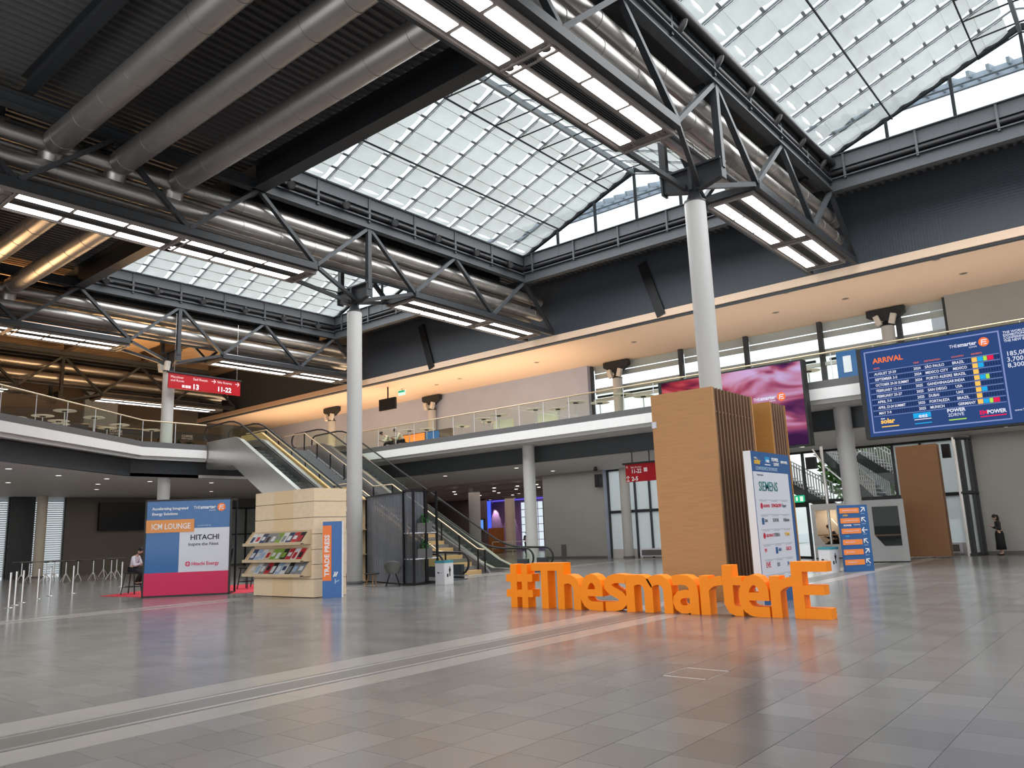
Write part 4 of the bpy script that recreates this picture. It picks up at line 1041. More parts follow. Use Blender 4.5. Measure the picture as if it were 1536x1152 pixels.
def e_(s):
    m = MB(); P = [(2.50, 0.09), (2.30, 0.088), (2.18, 0.10), (2.09, 0.15), (2.035, 0.24), (2.02, 0.34), (2.03, 0.45), (2.075, 0.56), (2.15, 0.64), (2.23, 0.665), (2.31, 0.64), (2.38, 0.57), (2.41, 0.48), (2.415, 0.36)]
    m.ribbon([(a+s, b) for a, b in P], 0.185, fn, 0.0036, DP-0.0036); m.box(2.05+s, 2.505+s, 0.001, DP-0.001, 0.29, 0.435); return m
letter(e_(0))
s_ = MB(); s_.ribbon([(3.08, 0.645), (2.92, 0.665), (2.80, 0.66), (2.70, 0.625), (2.64, 0.56), (2.645, 0.49), (2.71, 0.425), (2.82, 0.375), (2.93, 0.325), (2.995, 0.26), (2.99, 0.18), (2.92, 0.12), (2.80, 0.095), (2.56, 0.092)], 0.185, fn, 0.0048, DP-0.0048); letter(s_)
m_ = LB((3.09, 3.285, 0, 0.735))
for dx in (0, 0.44): m_.ribbon([(3.19+dx, 0.57), (3.27+dx, 0.62), (3.36+dx, 0.645), (3.46+dx, 0.64), (3.55+dx, 0.59), (3.605+dx, 0.50), (3.615+dx, 0.40), (3.615+dx, 0)], 0.195, fn, 0.0024, DP-0.0024)
letter(m_)
a_ = MB(); a_.ribbon([(4.17, 0.635), (4.35, 0.65), (4.47, 0.64), (4.56, 0.59), (4.61, 0.51), (4.62, 0.40), (4.62, 0)], 0.19, fn, 0.0036, DP-0.0036); a_.ribbon([(4.60, 0.385), (4.42, 0.38), (4.31, 0.355), (4.245, 0.29), (4.235, 0.21), (4.27, 0.13), (4.35, 0.085), (4.45, 0.085), (4.55, 0.12), (4.62, 0.18)], 0.155, fn, 0.0048, DP-0.0048); letter(a_)
def r_(s):
    m = LB((4.76+s, 4.95+s, 0, 0.73)); m.ribbon([(4.88+s, 0.50), (4.95+s, 0.57), (5.05+s, 0.62), (5.23+s, 0.645)], 0.165, fn, 0.0024, DP-0.0024); return m
letter(r_(0))
t_ = LB((5.245, 5.44, 0.2, 0.93), (5.08, 5.62, 0.56, 0.715)); t_.ribbon([(5.3425, 0.30), (5.35, 0.20), (5.39, 0.125), (5.47, 0.092), (5.61, 0.09)], 0.18, fn, 0.0036, DP-0.0036); letter(t_)
letter(e_(3.62)); letter(r_(1.395))
letter(LB((6.575, 6.77, 0, 0.985), (6.77, 7.21, 0.81, 0.985), (6.77, 7.13, 0.41, 0.58), (6.77, 7.215, 0, 0.185)))
place(LET, (14.25, 12.0, 0), -PI/2)

# ================================================================== PRINTED SIGNS ON THE FLOOR
# sponsor banner
bn = thing('sponsor_banner', 'tall blue and white sponsor banner headed SIEMENS beside the slatted oak box', 'banner', (0, 0, 0))
part('body', MB().box(0, 2.20, 0.0, 0.16, 0, 3.22), M_BLUE, bn)
part('side_edge', MB().box(-0.012, 0.0, 0.0, 0.16, 0, 3.22), M_PRINTW, bn)
lbox(bn, 'white_field', 0.03, 2.02, 0.30, 2.78, M_PANELW, -0.006, 0)
M_GTXT = mat('print_grey', (0.16, 0.16, 0.18), 0.5); M_TEAL = mat('print_teal', (0.0, 0.16, 0.16), 0.5); M_PRED = mat('print_red', (0.50, 0.02, 0.05), 0.5); M_PYEL = mat('print_yellow', (0.75, 0.45, 0.06), 0.5); M_PCY = mat('print_cyan', (0.03, 0.30, 0.60), 0.5)
text(bn, 'inter', 0.16, 3.06, 0.07, M_PRINTW, -0.004); text(bn, 'solar', 0.15, 2.95, 0.17, M_PYEL, -0.004, 0.006)
lbox(bn, 'logo_block', 0.75, 1.0, 3.0, 3.12, M_PCY, -0.004, 0); text(bn, 'ees', 0.80, 3.0, 0.13, M_PRINTW, -0.008, 0.002); lbox(bn, 'logo_bar', 0.72, 1.04, 2.94, 2.96, M_PRINTW, -0.004, 0)
text(bn, 'POWER', 1.13, 3.04, 0.11, M_PRINTW, -0.004, 0.003); text(bn, '2DRIVE', 1.22, 2.94, 0.10, M_PRINTW, -0.004)
text(bn, 'EMPOWER', 1.66, 3.01, 0.085, M_PRINTW, -0.004, 0.002)
text(bn, 'CONFERENCE SPONSORS', 0.20, 2.82, 0.105, mat('print_paleblue', (0.35, 0.48, 0.65), 0.5), -0.004, 0.001)
text(bn, 'Premium Sponsor', 0.22, 2.70, 0.05, M_GTXT, -0.008)
text(bn, 'SIEMENS', 0.26, 2.37, 0.29, M_TEAL, -0.008, 0.002, sx=0.98)
names = [[('HUAWEI', M_PRED), ('SUNGROW', M_PRED), ('Fimer', M_GTXT)], [('SMA', M_GTXT), ('SOFAR', M_GTXT), ('Hithium', M_GTXT)], [('GROWATT', M_PRED), ('TRINA', M_GTXT), ('VDMA', M_PYEL)],
         [('PV', M_PRED), ('ABO', M_BLUE), ('KACO', M_PRED)], [('EVE', M_PRED), ('ESS', M_GTXT), ('JA', M_BLUE)], [('TBEA', M_GTXT), ('BYD', M_PRED), ('FOX', M_GTXT)]]
for i, row in enumerate(names):
    z = 2.02-0.315*i
    lbox(bn, 'rule', 0.2, 1.88, z+0.155, z+0.160, M_GTXT, -0.008, -0.006)
    for k, (nm, m_) in enumerate(row):
        x = 0.26+0.6*k
        lbox(bn, 'caption', x, x+0.34, z+0.125, z+0.137, mat('print_palegrey', (0.35, 0.35, 0.40), 0.5), -0.008, -0.006)
        if (i, k) in ((0, 0), (2, 0)): flat('emblem', [circ(x+0.06, z+0.03, 0.065, 12)], M_PRED, bn, -0.010, -0.006); text(bn, nm, x+0.15, z, 0.09, m_, -0.008, 0.001)
        elif (i, k) in ((1, 0), (3, 1)): lbox(bn, 'emblem', x, x+0.12, z-0.05, z+0.09, M_BLUE, -0.010, -0.006); text(bn, nm, x+0.15, z, 0.09, m_, -0.008, 0.001)
        else: text(bn, nm, x, z, 0.155 if nm == 'EVE' else 0.11, m_, -0.008, 0.002)
place(bn, (16.05, 6.72, 0), 0)

# direction sign with six orange arrows
dsn = thing('direction_sign', 'blue direction sign with six orange bars and white arrows before the glass front', 'sign', (0, 0, 0))
part('body', MB().box(-0.03, 0.98, 0, 0.14, 0, 2.16), M_BLUE, dsn)
for k, (z, a) in enumerate(((1.98, PI/4), (1.65, 3*PI/4), (1.31, PI), (0.95, 3*PI/4), (0.63, PI/4), (0.30, 3*PI/4))):
    lbox(dsn, 'orange_bar', -0.04, 0.66, z-0.085, z+0.085, M_PRINTO, -0.012, 0)
    text(dsn, ('CONFERENCE ROOMS', 'CONFERENCE ROOMS', 'CONFERENCE ROOMS', 'PRESS CENTER', 'VIP LOUNGE', 'CONFERENCE')[k], 0.04, z-0.025, 0.068, M_ROSE, -0.016, 0, sx=0.8)
    arrow(dsn, 0.80, z+0.02, 0.20, a, M_PRINTW, 0)
    lbox(dsn, 'underline', 0.72, 0.86, z-0.12, z-0.105, mat('print_paleblue', (0.35, 0.48, 0.65), 0.5), -0.004, 0)
text(dsn, 'solar', 0.06, 1.80, 0.10, M_PYEL, -0.004, 0.002); text(dsn, 'POWER', 0.06, 1.47, 0.08, M_PRINTW, -0.004, 0.002); text(dsn, 'EMPOWER', 0.42, 1.49, 0.05, M_PRINTW, -0.004); text(dsn, 'ees', 0.08, 1.12, 0.10, M_PCY, -0.004, 0.004)
place(dsn, (27.16, 8.46, 0), math.atan2(-0.63, 0.72))

# trade press sign
tp = thing('press_sign', 'slim blue sign with orange TRADE PRESS strip beside the travertine kiosk', 'sign', (0, 0, 0))
part('body', MB().box(0.0, 0.58, 0, 0.14, 0, 2.22), mat('sign_blue_mid', (0.05, 0.15, 0.38), 0.35), tp)
part('side_edge', MB().box(0.58, 0.595, -0.005, 0.14, 0, 2.22), M_PRINTW, tp)
lbox(tp, 'orange_strip', 0.0, 0.265, 0.49, 2.10, mat('print_orange_bright', (0.88, 0.20, 0.04), 0.45), -0.012, 0)
text(tp, 'TRADE PRESS', 0.20, 0.62, 0.20, M_PRINTW, -0.016, 0.006, rot=PI/2, sx=1.02)
flat('symbol', [[(0.31, 0.60), (0.35, 0.60), (0.41, 0.74), (0.37, 0.74)], [(0.37, 0.60), (0.41, 0.60), (0.47, 0.74), (0.43, 0.74)], [(0.34, 0.74), (0.38, 0.74), (0.42, 0.60), (0.38, 0.60)]], M_PRINTW, tp, -0.006, 0)
flat('seat_symbol', [[(0.37, 0.40), (0.40, 0.40), (0.40, 0.54), (0.37, 0.54)], [(0.40, 0.44), (0.50, 0.48), (0.50, 0.51), (0.40, 0.47)]], mat('print_paleblue', (0.35, 0.48, 0.65), 0.5), tp, -0.006, 0)
place(tp, (14.61, 19.62, 0), math.atan2(-0.45, 0.34))

# lounge display wall
hw = thing('display_wall', 'large lounge display wall reading ICM LOUNGE and HITACHI on the left', 'display', (0, 0, 0))
M_HB = mat('sign_blue_gloss', (0.035, 0.135, 0.34), 0.12); M_HW = mat('sign_white_gloss', (0.62, 0.62, 0.68), 0.15, noise=0.01)
part('panel', MB().box(0.03, 2.77, 0.0, 0.06, 0.03, 3.20), M_HB, hw)
fr = MB()
for (x, yy) in ((-0.03, 0.0), (2.77, 0.0), (-0.03, 0.85), (2.77, 0.85)): fr.box(x, x+0.06, yy-0.01, yy+0.06, 0, 3.24)
for yy in (0.0, 0.85): fr.box(-0.03, 2.83, yy-0.01, yy+0.06, 3.19, 3.25).box(-0.03, 2.83, yy-0.01, yy+0.06, 0.0, 0.05)
for x in (-0.03, 2.77): fr.box(x, x+0.06, 0, 0.9, 3.19, 3.25).box(x, x+0.06, 0, 0.9, 0, 0.05)
part('frame', fr, M_BLACK, hw)
part('inner_brace', MB().beam((2.6, 0.3, 0.0), (2.72, 0.8, 1.5), 0.04, 0.04).beam((0.3, 0.8, 0.05), (0.3, 0.8, 3.2), 0.04, 0.04), M_BLACK, hw)
lbox(hw, 'crimson_field', 0.03, 2.77, 0.05, 0.79, M_CRIM, -0.008, 0)
lbox(hw, 'white_field', 1.13, 2.77, 0.79, 2.25, M_HW, -0.008, 0)
lbox(hw, 'orange_label', 0.03, 1.60, 2.13, 2.56, mat('label_orange', (0.72, 0.27, 0.06), 0.3), -0.03, 0)
text(hw, 'ICM LOUNGE', 0.20, 2.245, 0.265, M_PRINTW, -0.034, 0.003, sx=0.80)
text(hw, 'Accelerating Integrated', 0.20, 2.90, 0.125, M_PRINTW, -0.006, 0.003); text(hw, 'Energy Solutions', 0.20, 2.72, 0.125, M_PRINTW, -0.006, 0.003)
smarter_logo(hw, 1.56, 2.90, 0.145, M_PRINTW, mat('print_orange_bright', (0.88, 0.20, 0.04), 0.45), -0.006)
text(hw, 'sponsored by', 1.69, 2.31, 0.085, mat('print_paleblue', (0.35, 0.48, 0.65), 0.5), -0.006, 0.001)
text(hw, 'HITACHI', 1.48, 1.855, 0.245, mat('print_black', (0.02, 0.02, 0.025), 0.5), -0.012, 0.005, sx=1.0)
text(hw, 'Inspire the Next', 1.42, 1.66, 0.15, mat('print_black', (0.02, 0.02, 0.025), 0.5), -0.012, 0.001, sx=1.0)
flat('emblem', [circ(1.43, 1.055, 0.085, 18)], M_CRIM, hw, -0.012, -0.008); flat('emblem_cross', [[(1.37, 1.045), (1.49, 1.045), (1.49, 1.065), (1.37, 1.065)], [(1.42, 0.99), (1.44, 0.99), (1.44, 1.12), (1.42, 1.12)]], M_HW, hw, -0.014, -0.012)
text(hw, 'Hitachi Energy', 1.55, 1.0, 0.165, M_CRIM, -0.012, 0.003, sx=0.93)
place(hw, (12.71, 26.92, 0), math.atan2(-1.9, 2.03))

# ================================================================== TRAVERTINE PRESS KIOSK WITH MAGAZINES
kx0, kx1, ky0, ky1 = 14.5, 15.72, 19.92, 23.08
ki = thing('press_kiosk', 'travertine clad kiosk with magazine racks right of the lounge wall', 'kiosk', (kx0, ky0, 0))
part('core', MB().box(kx0+0.06, kx1-0.06, ky0+0.06, ky1-0.06, 0.0, 3.24), mat('kiosk_core', (0.08, 0.06, 0.045), 0.7), ki)
zs = [0.02, 0.55, 0.98, 1.42, 1.88, 2.38, 2.86, 3.27]
M_TR2 = mat('travertine_plain', (0.76, 0.56, 0.33), 0.5, noise=0.06, nscale=2)
for a, b in zip(zs[:-1], zs[1:]):
    for k in range(3):
        w = (ky1-ky0)/3
        part('stone_panel', MB().box(kx0, kx0+0.05, ky0+w*k+(0.0 if k == 0 else 0.002), ky0+w*(k+1)-0.002, a, b-0.016), M_TR2 if k == 1 else M_PLYW, ki)
    part('stone_panel', MB().box(kx0+0.05, kx1, ky0, ky0+0.05, a, b-0.016), M_PLYW, ki)
    part('stone_panel', MB().box(kx0+0.05, kx1, ky1-0.05, ky1, a, b-0.016), M_PLYW, ki)
M_RACK = mat('rack_maple', (0.58, 0.44, 0.28), 0.45, noise=0.1, nscale=3)
lips = [1.60, 1.09, 0.66]
for z in lips:
    part('rack_board', MB().hexa([(kx0-0.30, ky0+0.12, z), (kx0-0.30, ky1+0.04, z), (kx0-0.01, ky1+0.04, z+0.38), (kx0-0.01, ky0+0.12, z+0.38), (kx0-0.32, ky0+0.12, z+0.02), (kx0-0.32, ky1+0.04, z+0.02), (kx0-0.03, ky1+0.04, z+0.40), (kx0-0.03, ky0+0.12, z+0.40)]), M_RACK, ki)
    part('rack_lip', MB().box(kx0-0.40, kx0-0.28, ky0+0.10, ky1+0.06, z-0.03, z+0.01).box(kx0-0.41, kx0-0.385, ky0+0.10, ky1+0.06, z-0.03, z+0.06), M_RACK, ki)
    for yy in (ky0+0.10, ky1+0.02): part('rack_cheek', MB().prism([(kx0-0.40, z-0.02), (kx0, z-0.02), (kx0, z+0.42), (kx0-0.04, z+0.42)], lambda u, v, d: (u, d, v), yy, yy+0.03), M_RACK, ki)
covers = [('navy', (0.03, 0.05, 0.12)), ('white', (0.62, 0.62, 0.62)), ('grey', (0.22, 0.23, 0.25)), ('green', (0.20, 0.34, 0.05)), ('red', (0.45, 0.03, 0.04)), ('black', (0.025, 0.025, 0.03)), ('pale blue', (0.30, 0.42, 0.58)), ('cream', (0.55, 0.47, 0.34))]
pat = [[1, 1, 0, 2, 2, 3, 1, 0, 4, 5], [0, 6, 1, 7, 3, 3, 5, 4, 1, 4], [7, 1, 2, 4, 5, 6, 1, 5, 2, 2]]
pat2 = [[0, 4, 1, 5, 1, 2, 2, 1, 1, 4], [1, 1, 6, 4, 1, 1, 3, 1, 4, 5], [1, 6, 1, 5, 1, 1, 0, 2, 6, 1]]
o2 = ['first', 'second', 'third', 'fourth', 'fifth', 'sixth', 'seventh', 'eighth', 'ninth', 'tenth']
for r, z in enumerate(lips):
    for k in range(10):
        y = ky1-0.12-k*0.285
        nm, c = covers[pat[r][k]]; n2, c2 = covers[pat2[r][k]]
        t = thing('magazine', f'{nm} magazine on the {["top", "middle", "bottom"][r]} rack of the kiosk, {o2[k]} from the left', 'magazine', (kx0-0.3, y-0.115, z+0.02), ['magazines on the top rack', 'magazines on the middle rack', 'magazines on the bottom rack'][r])
        d = Vector((0.29, 0, 0.38)).normalized(); nn = Vector((-d.z, 0, d.x))
        def bx(y0, y1, s0, s1, h0, h1):
            b0 = Vector((kx0-0.315, 0, z+0.022)); P = []
            for h in (h0, h1):
                for (s, yy) in ((s0, y0), (s0, y1), (s1, y1), (s1, y0)):
                    q = b0 + d*s + nn*h; P.append((q.x, yy, q.z))
            return MB().hexa(P)
        hgt = 0.40+0.06*((k*3+r) % 3)/2
        part('cover', bx(y-0.255, y, 0.0, hgt, 0.0, 0.012), mat('cover_'+nm.replace(' ', '_'), c, 0.35, noise=0.25, nscale=12), t)
        part('cover_picture', bx(y-0.20, y-0.03, hgt*(0.15+0.1*((k+r) % 3)), hgt*0.68, 0.012, 0.014), mat('cover_'+n2.replace(' ', '_'), c2, 0.35, noise=0.25, nscale=12), t)
# shelf unit behind the column
t = thing('shelf_unit', 'pale wooden shelf unit between the white column and the grey curtain', 'shelf', (20.0, 24.45, 0))
part('back', MB().box(19.9, 20.6, 24.75, 24.8, 0, 3.2), M_RACK, t)
for z in (0.03, 1.05, 2.0, 3.17): part('board', MB().box(19.9, 20.6, 24.35, 24.8, z, z+0.04), M_RACK, t)
part('side', MB().box(19.9, 19.94, 24.35, 24.8, 0, 3.2).box(20.56, 20.6, 24.35, 24.8, 0, 3.2), M_RACK, t)

# ================================================================== CURTAIN AND SHELF FRAME
cu = thing('curtain_partition', 'dark grey translucent curtain in a black frame right of the white column', 'partition', (19.28, 21.19, 0))
A, B_ = Vector((20.24, 24.38, 0)), Vector((19.28, 21.19, 0))
fr = MB()
for p in (A, B_): fr.box(p.x-0.035, p.x+0.035, p.y-0.035, p.y+0.035, 0, 3.3)
fr.beam(A+Vector((0, 0, 3.27)), B_+Vector((0, 0, 3.27)), 0.06, 0.06).beam(A+Vector((0, 0, 0.04)), B_+Vector((0, 0, 0.04)), 0.06, 0.06)
part('frame', fr, M_BLACK, cu)
def curtain(a, b, z0, z1, amp):
    mb = MB(); n = int((b-a).length/0.035); d = (b-a).normalized(); nr = Vector((-d.y, d.x, 0)); vs = []
    for z in (z0, z1):
        for i in range(n+1):
            p = a + (b-a)*(i/n) + nr*amp*math.sin(i*1.05+0.6*math.sin(i*0.23)); vs.append((p.x, p.y, z))
    mb.add(vs, [(i, i+1, n+2+i, n+1+i) for i in range(n)], True); return mb
M_CURT = glass('curtain_cloth', (0.42, 0.43, 0.46), body=0.72, bodycol=(0.24, 0.26, 0.30))
part('cloth', curtain(A, B_, 0.08, 3.24, 0.035), M_CURT, cu)
sf = thing('display_shelf', 'black open shelf frame holding two planters, beside the curtain', 'shelf', (19.18, 20.56, 0))
P0, P1, P2_ = Vector((19.28, 21.19, 0)), Vector((19.16, 20.54, 0)), Vector((20.46, 20.70, 0)); P3_ = P0+(P2_-P1); PM = (P1+P2_)/2
fr = MB()
for p in (P1, P2_, P3_, PM, P0+Vector((0.06, -0.02, 0))): fr.box(p.x-0.035, p.x+0.035, p.y-0.035, p.y+0.035, 0, 3.34)
for z in (0.04, 3.31):
    for a, b in ((P0, P1), (P1, P2_), (P2_, P3_), (P3_, P0)): fr.beam(a+Vector((0, 0, z)), b+Vector((0, 0, z)), 0.06, 0.06)
part('frame', fr, M_BLACK, sf)
for z in (0.88, 1.78): part('shelf', MB().hexa([p+Vector((0, 0, zz)) for zz in (z, z+0.035) for p in (P0, P1, P2_, P3_)]), M_PANELW, sf)
part('cloth', curtain(P0, P1+Vector((0.02, 0, 0)), 0.08, 3.24, 0.02), M_CURT, sf)
part('cloth', curtain(P1+Vector((0.02, 0.05, 0)), PM+Vector((-0.05, 0.05, 0)), 0.08, 3.24, 0.02), M_CURT, sf)
M_LEAF = mat('leaf_green', (0.035, 0.12, 0.03), 0.5, noise=0.5, nscale=20)
def leaves(c, rx, ry, rz, n, s, seed):
    rnd = random.Random(seed); mb = MB()
    for _ in range(n):
        a = rnd.uniform(0, 2*PI); u = rnd.uniform(-1, 1); q = rnd.random()**0.4; k = math.sqrt(1-u*u)
        p = Vector((c[0]+rx*k*math.cos(a)*q, c[1]+ry*k*math.sin(a)*q, c[2]+rz*u*q))
        d1 = Vector((rnd.uniform(-1, 1), rnd.uniform(-1, 1), rnd.uniform(-0.6, 1))).normalized(); d2 = d1.cross(Vector((rnd.uniform(-1, 1), rnd.uniform(-1, 1), rnd.uniform(-1, 1)))).normalized()
        L = s*rnd.uniform(0.7, 1.3)
        mb.add([p, p+d1*L*0.5+d2*L*0.28, p+d1*L, p+d1*L*0.5-d2*L*0.28], [(0, 1, 2, 3)])
    return mb
for z, s in ((1.815, 'upper'), (0.915, 'lower')):
    c = PM*0.75+P3_*0.25+Vector((-0.25, -0.05, 0))
    t = thing('planter', f'dark planter box with green plants on the {s} shelf of the black frame', 'planter', (c.x, c.y, z))
    part('pot', MB().box(c.x-0.36, c.x+0.36, c.y-0.16, c.y+0.16, z, z+0.33), M_CURB, t)
    part('soil', MB().box(c.x-0.33, c.x+0.33, c.y-0.13, c.y+0.13, z+0.33, z+0.34), M_BACKING, t)
    o = part('foliage', leaves((c.x, c.y, z+0.44), 0.38, 0.18, 0.16, 260, 0.11, 3), M_LEAF, t); o['kind'] = 'stuff'
# shell chair and little table
ch_ = thing('shell_chair', 'grey shell armchair with black legs in front of the curtain', 'chair', (0, 0, 0))
mb = MB(); vs = []; n = 16; m = 8
for j in range(m+1):
    f = j/m
    for i in range(n+1):
        a = PI*(0.15+1.7*i/n); rr = 0.20+0.12*f; top = 0.44+f*(0.24+0.20*max(0, -math.cos(a)))
        vs.append((rr*math.cos(a)*1.05, rr*math.sin(a), top if j else 0.44))
mb.add(vs, [(j*(n+1)+i, j*(n+1)+i+1, (j+1)*(n+1)+i+1, (j+1)*(n+1)+i) for j in range(m) for i in range(n)], True)
M_SHELL = mat('shell_grey', (0.16, 0.165, 0.15), 0.5)
o = mb.build('backrest', M_SHELL, ch_); sm_ = o.modifiers.new('solid', 'SOLIDIFY'); sm_.thickness = 0.018
MB().lathe([(0.0, 0.43), (0.20, 0.425), (0.24, 0.445), (0.20, 0.46), (0.0, 0.455)], n=24).build('seat', M_SHELL, ch_)
for (sx_, sy_) in ((1, 1), (1, -1), (-1, 1), (-1, -1)): MB().tube((0.10*sx_, 0.10*sy_, 0.43), (0.25*sx_, 0.24*sy_, 0), 0.014, 8).build('leg', M_BLACK, ch_)
place(ch_, (18.85, 21.3, 0), PI*0.25)
st_ = thing('side_table', 'small dark round side table with wooden legs left of the shell armchair', 'table', (0, 0, 0))
MB().lathe([(0, 0.43), (0.27, 0.43), (0.275, 0.445), (0.27, 0.46), (0, 0.46)], n=24).build('table_top', M_BLACK, st_)
for k in range(3): MB().tube((0.12*math.cos(k*2.1), 0.12*math.sin(k*2.1), 0.43), (0.22*math.cos(k*2.1), 0.22*math.sin(k*2.1), 0), 0.018, 8).build('leg', M_WOOD, st_)
place(st_, (18.45, 21.95, 0))
# hexagon-lidded bins
def bin_(lab, loc, rz):
    t = thing('waste_bin', lab, 'bin', (0, 0, 0))
    MB().box(-0.225, 0.225, -0.225, 0.225, 0, 0.73).build('body', mat('bin_white', (0.66, 0.65, 0.66), 0.35, noise=0.01), t)
    MB().box(-0.232, 0.232, -0.232, 0.232, 0.73, 0.81).build('lid', mat('bin_teal', (0.06, 0.27, 0.33), 0.4), t)
    MB().box(-0.12, 0.12, -0.12, 0.12, 0.811, 0.815).build('opening', M_BLACK, t)
    MB().box(-0.229, -0.225, 0.02, 0.12, 0.38, 0.42).build('print', M_BLACKM, t); MB().box(-0.229, -0.225, -0.14, 0.0, 0.385, 0.40).build('print', mat('print_palegrey', (0.35, 0.35, 0.40), 0.5), t)
    f = MB(); f.box(0.02, 0.07, -0.229, -0.225, 0.27, 0.46).box(0.0, 0.09, -0.229, -0.225, 0.44, 0.54); f.box(0.025, 0.065, -0.229, -0.225, 0.55, 0.60).box(-0.10, -0.03, -0.229, -0.225, 0.25, 0.36)
    f.build('pictogram', M_BLACKM, t)
    return place(t, loc, rz)
bin_('white waste bin with teal lid beside the black shelf frame', (20.05, 19.95, 0), 0.0)
bin_('white waste bin with teal lid beside the orange arrow sign', (27.3, 9.05, 0), -0.35)

# ================================================================== PEOPLE
def skin_mesh(nodes, edges, root, sub=2):
    names = list(nodes); bm = bmesh.new()
    lay = bm.verts.layers.skin.verify(); vv = {}
    for nm in names:
        p, r = nodes[nm]; v = bm.verts.new(p); rr = r if isinstance(r, tuple) else (r, r); v[lay].radius = rr; v[lay].use_root = (nm == root); vv[nm] = v
    for a, b in edges: bm.edges.new((vv[a], vv[b]))
    me = bpy.data.meshes.new('skin'); bm.to_mesh(me); bm.free()
    o = bpy.data.objects.new('skin', me); COL.objects.link(o)
    m = o.modifiers.new('s', 'SKIN'); m.use_smooth_shade = True
    if sub: o.modifiers.new('u', 'SUBSURF').levels = sub
    dg = bpy.context.evaluated_depsgraph_get()
    ev = o.evaluated_get(dg); e = ev.to_mesh()
    vs = [tuple(v.co) for v in e.vertices]; fs = [tuple(p.vertices) for p in e.polygons]
    ev.to_mesh_clear(); bpy.data.objects.remove(o)
    return vs, fs
def head_mesh(c, fwd, up):
    # shaped head: skull, jaw, nose, ears
    f = Vector(fwd).normalized(); u = Vector(up); u = (u-f*u.dot(f)).normalized(); s = u.cross(f)
    mb = MB(); vs = []; n, m = 20, 14
    for j in range(m+1):
        ph = PI*j/m
        for k in range(n):
            t = 2*PI*k/n
            x, y, z = math.sin(ph)*math.cos(t), math.sin(ph)*math.sin(t), math.cos(ph)
            w = 1.0 if z > -0.1 else 1.0-0.32*(-z-0.1)
            px, py, pz = x*0.098*w, y*0.076*w, z*0.118
            if x > 0.8 and -0.25 < z < 0.18 and abs(y) < 0.3: px += 0.022*(1-abs(y)/0.3)*(0.6-z)
            if x > 0.75 and 0.12 < z < 0.35 and 0.15 < abs(y) < 0.6: px -= 0.007
            if x > 0.8 and -0.55 < z < -0.35 and abs(y) < 0.35: px += 0.006
            p = Vector(c)+f*px+s*py+u*pz; vs.append(p)
    fs = [(j*n+k, (j+1)*n+k, (j+1)*n+(k+1) % n, j*n+(k+1) % n) for j in range(m) for k in range(n)]
    mb.add(vs, fs, True)
    for q in (-1, 1):
        e = Vector(c)+s*(0.078*q)-f*0.005; mb.ell(e, 0.018, 0.012, 0.032, 8, 6)
    eyes = MB()
    for q in (-1, 1): eyes.ell(Vector(c)+f*0.083+s*(0.033*q)+u*0.012, 0.010, 0.012, 0.008, 8, 6)
    mouth = MB().ell(Vector(c)+f*0.086-u*0.055, 0.010, 0.024, 0.006, 8, 6)
    hair = MB(); hv = []
    for j in range(9):
        ph = PI*0.56*j/8
        for k in range(n):
            t = 2*PI*k/n; x, y, z = math.sin(ph)*math.cos(t), math.sin(ph)*math.sin(t), math.cos(ph)
            if x > 0.55 and z < 0.35: z2 = 0.40; x2 = 0.90
            else: z2, x2 = z, x
            hv.append(Vector(c)+f*(x2*0.107-0.008)+s*(y*0.087)+u*(z2*0.130+0.004))
    hair.add(hv, [(j*n+k, (j+1)*n+k, (j+1)*n+(k+1) % n, j*n+(k+1) % n) for j in range(8) for k in range(n)], True)
    return mb, eyes, mouth, hair, (f, s, u)
def fingers(nodes, edges, side, wrist, d, pal, r=0.010):
    # palm, four fingers of different length and a thumb leaving the side of the palm
    d = Vector(d).normalized(); pal = Vector(pal).normalized(); s = d.cross(pal)
    w = Vector(nodes[wrist][0]); c = w + d*0.05
    nodes[side+'palm'] = (c, (0.030, 0.020)); edges.append((wrist, side+'palm'))
    for k, L in enumerate((0.068, 0.078, 0.072, 0.055)):
        b = c + d*0.035 + s*(0.030-0.020*k); m1 = b + d*L*0.55 + pal*0.012; t = b + d*L*0.85 + pal*0.036
        a = f'{side}f{k}'
        nodes[a+'b'] = (b, r*1.1); nodes[a+'m'] = (m1, r); nodes[a+'t'] = (t, r*0.85)
        edges += [(side+'palm', a+'b'), (a+'b', a+'m'), (a+'m', a+'t')]
    b = c - d*0.012 + s*0.036; nodes[side+'th'] = (b+d*0.012+s*0.010, r*1.2); nodes[side+'tt'] = (b+d*0.05+s*0.016+pal*0.02, r)
    edges += [(side+'palm', side+'th'), (side+'th', side+'tt')]
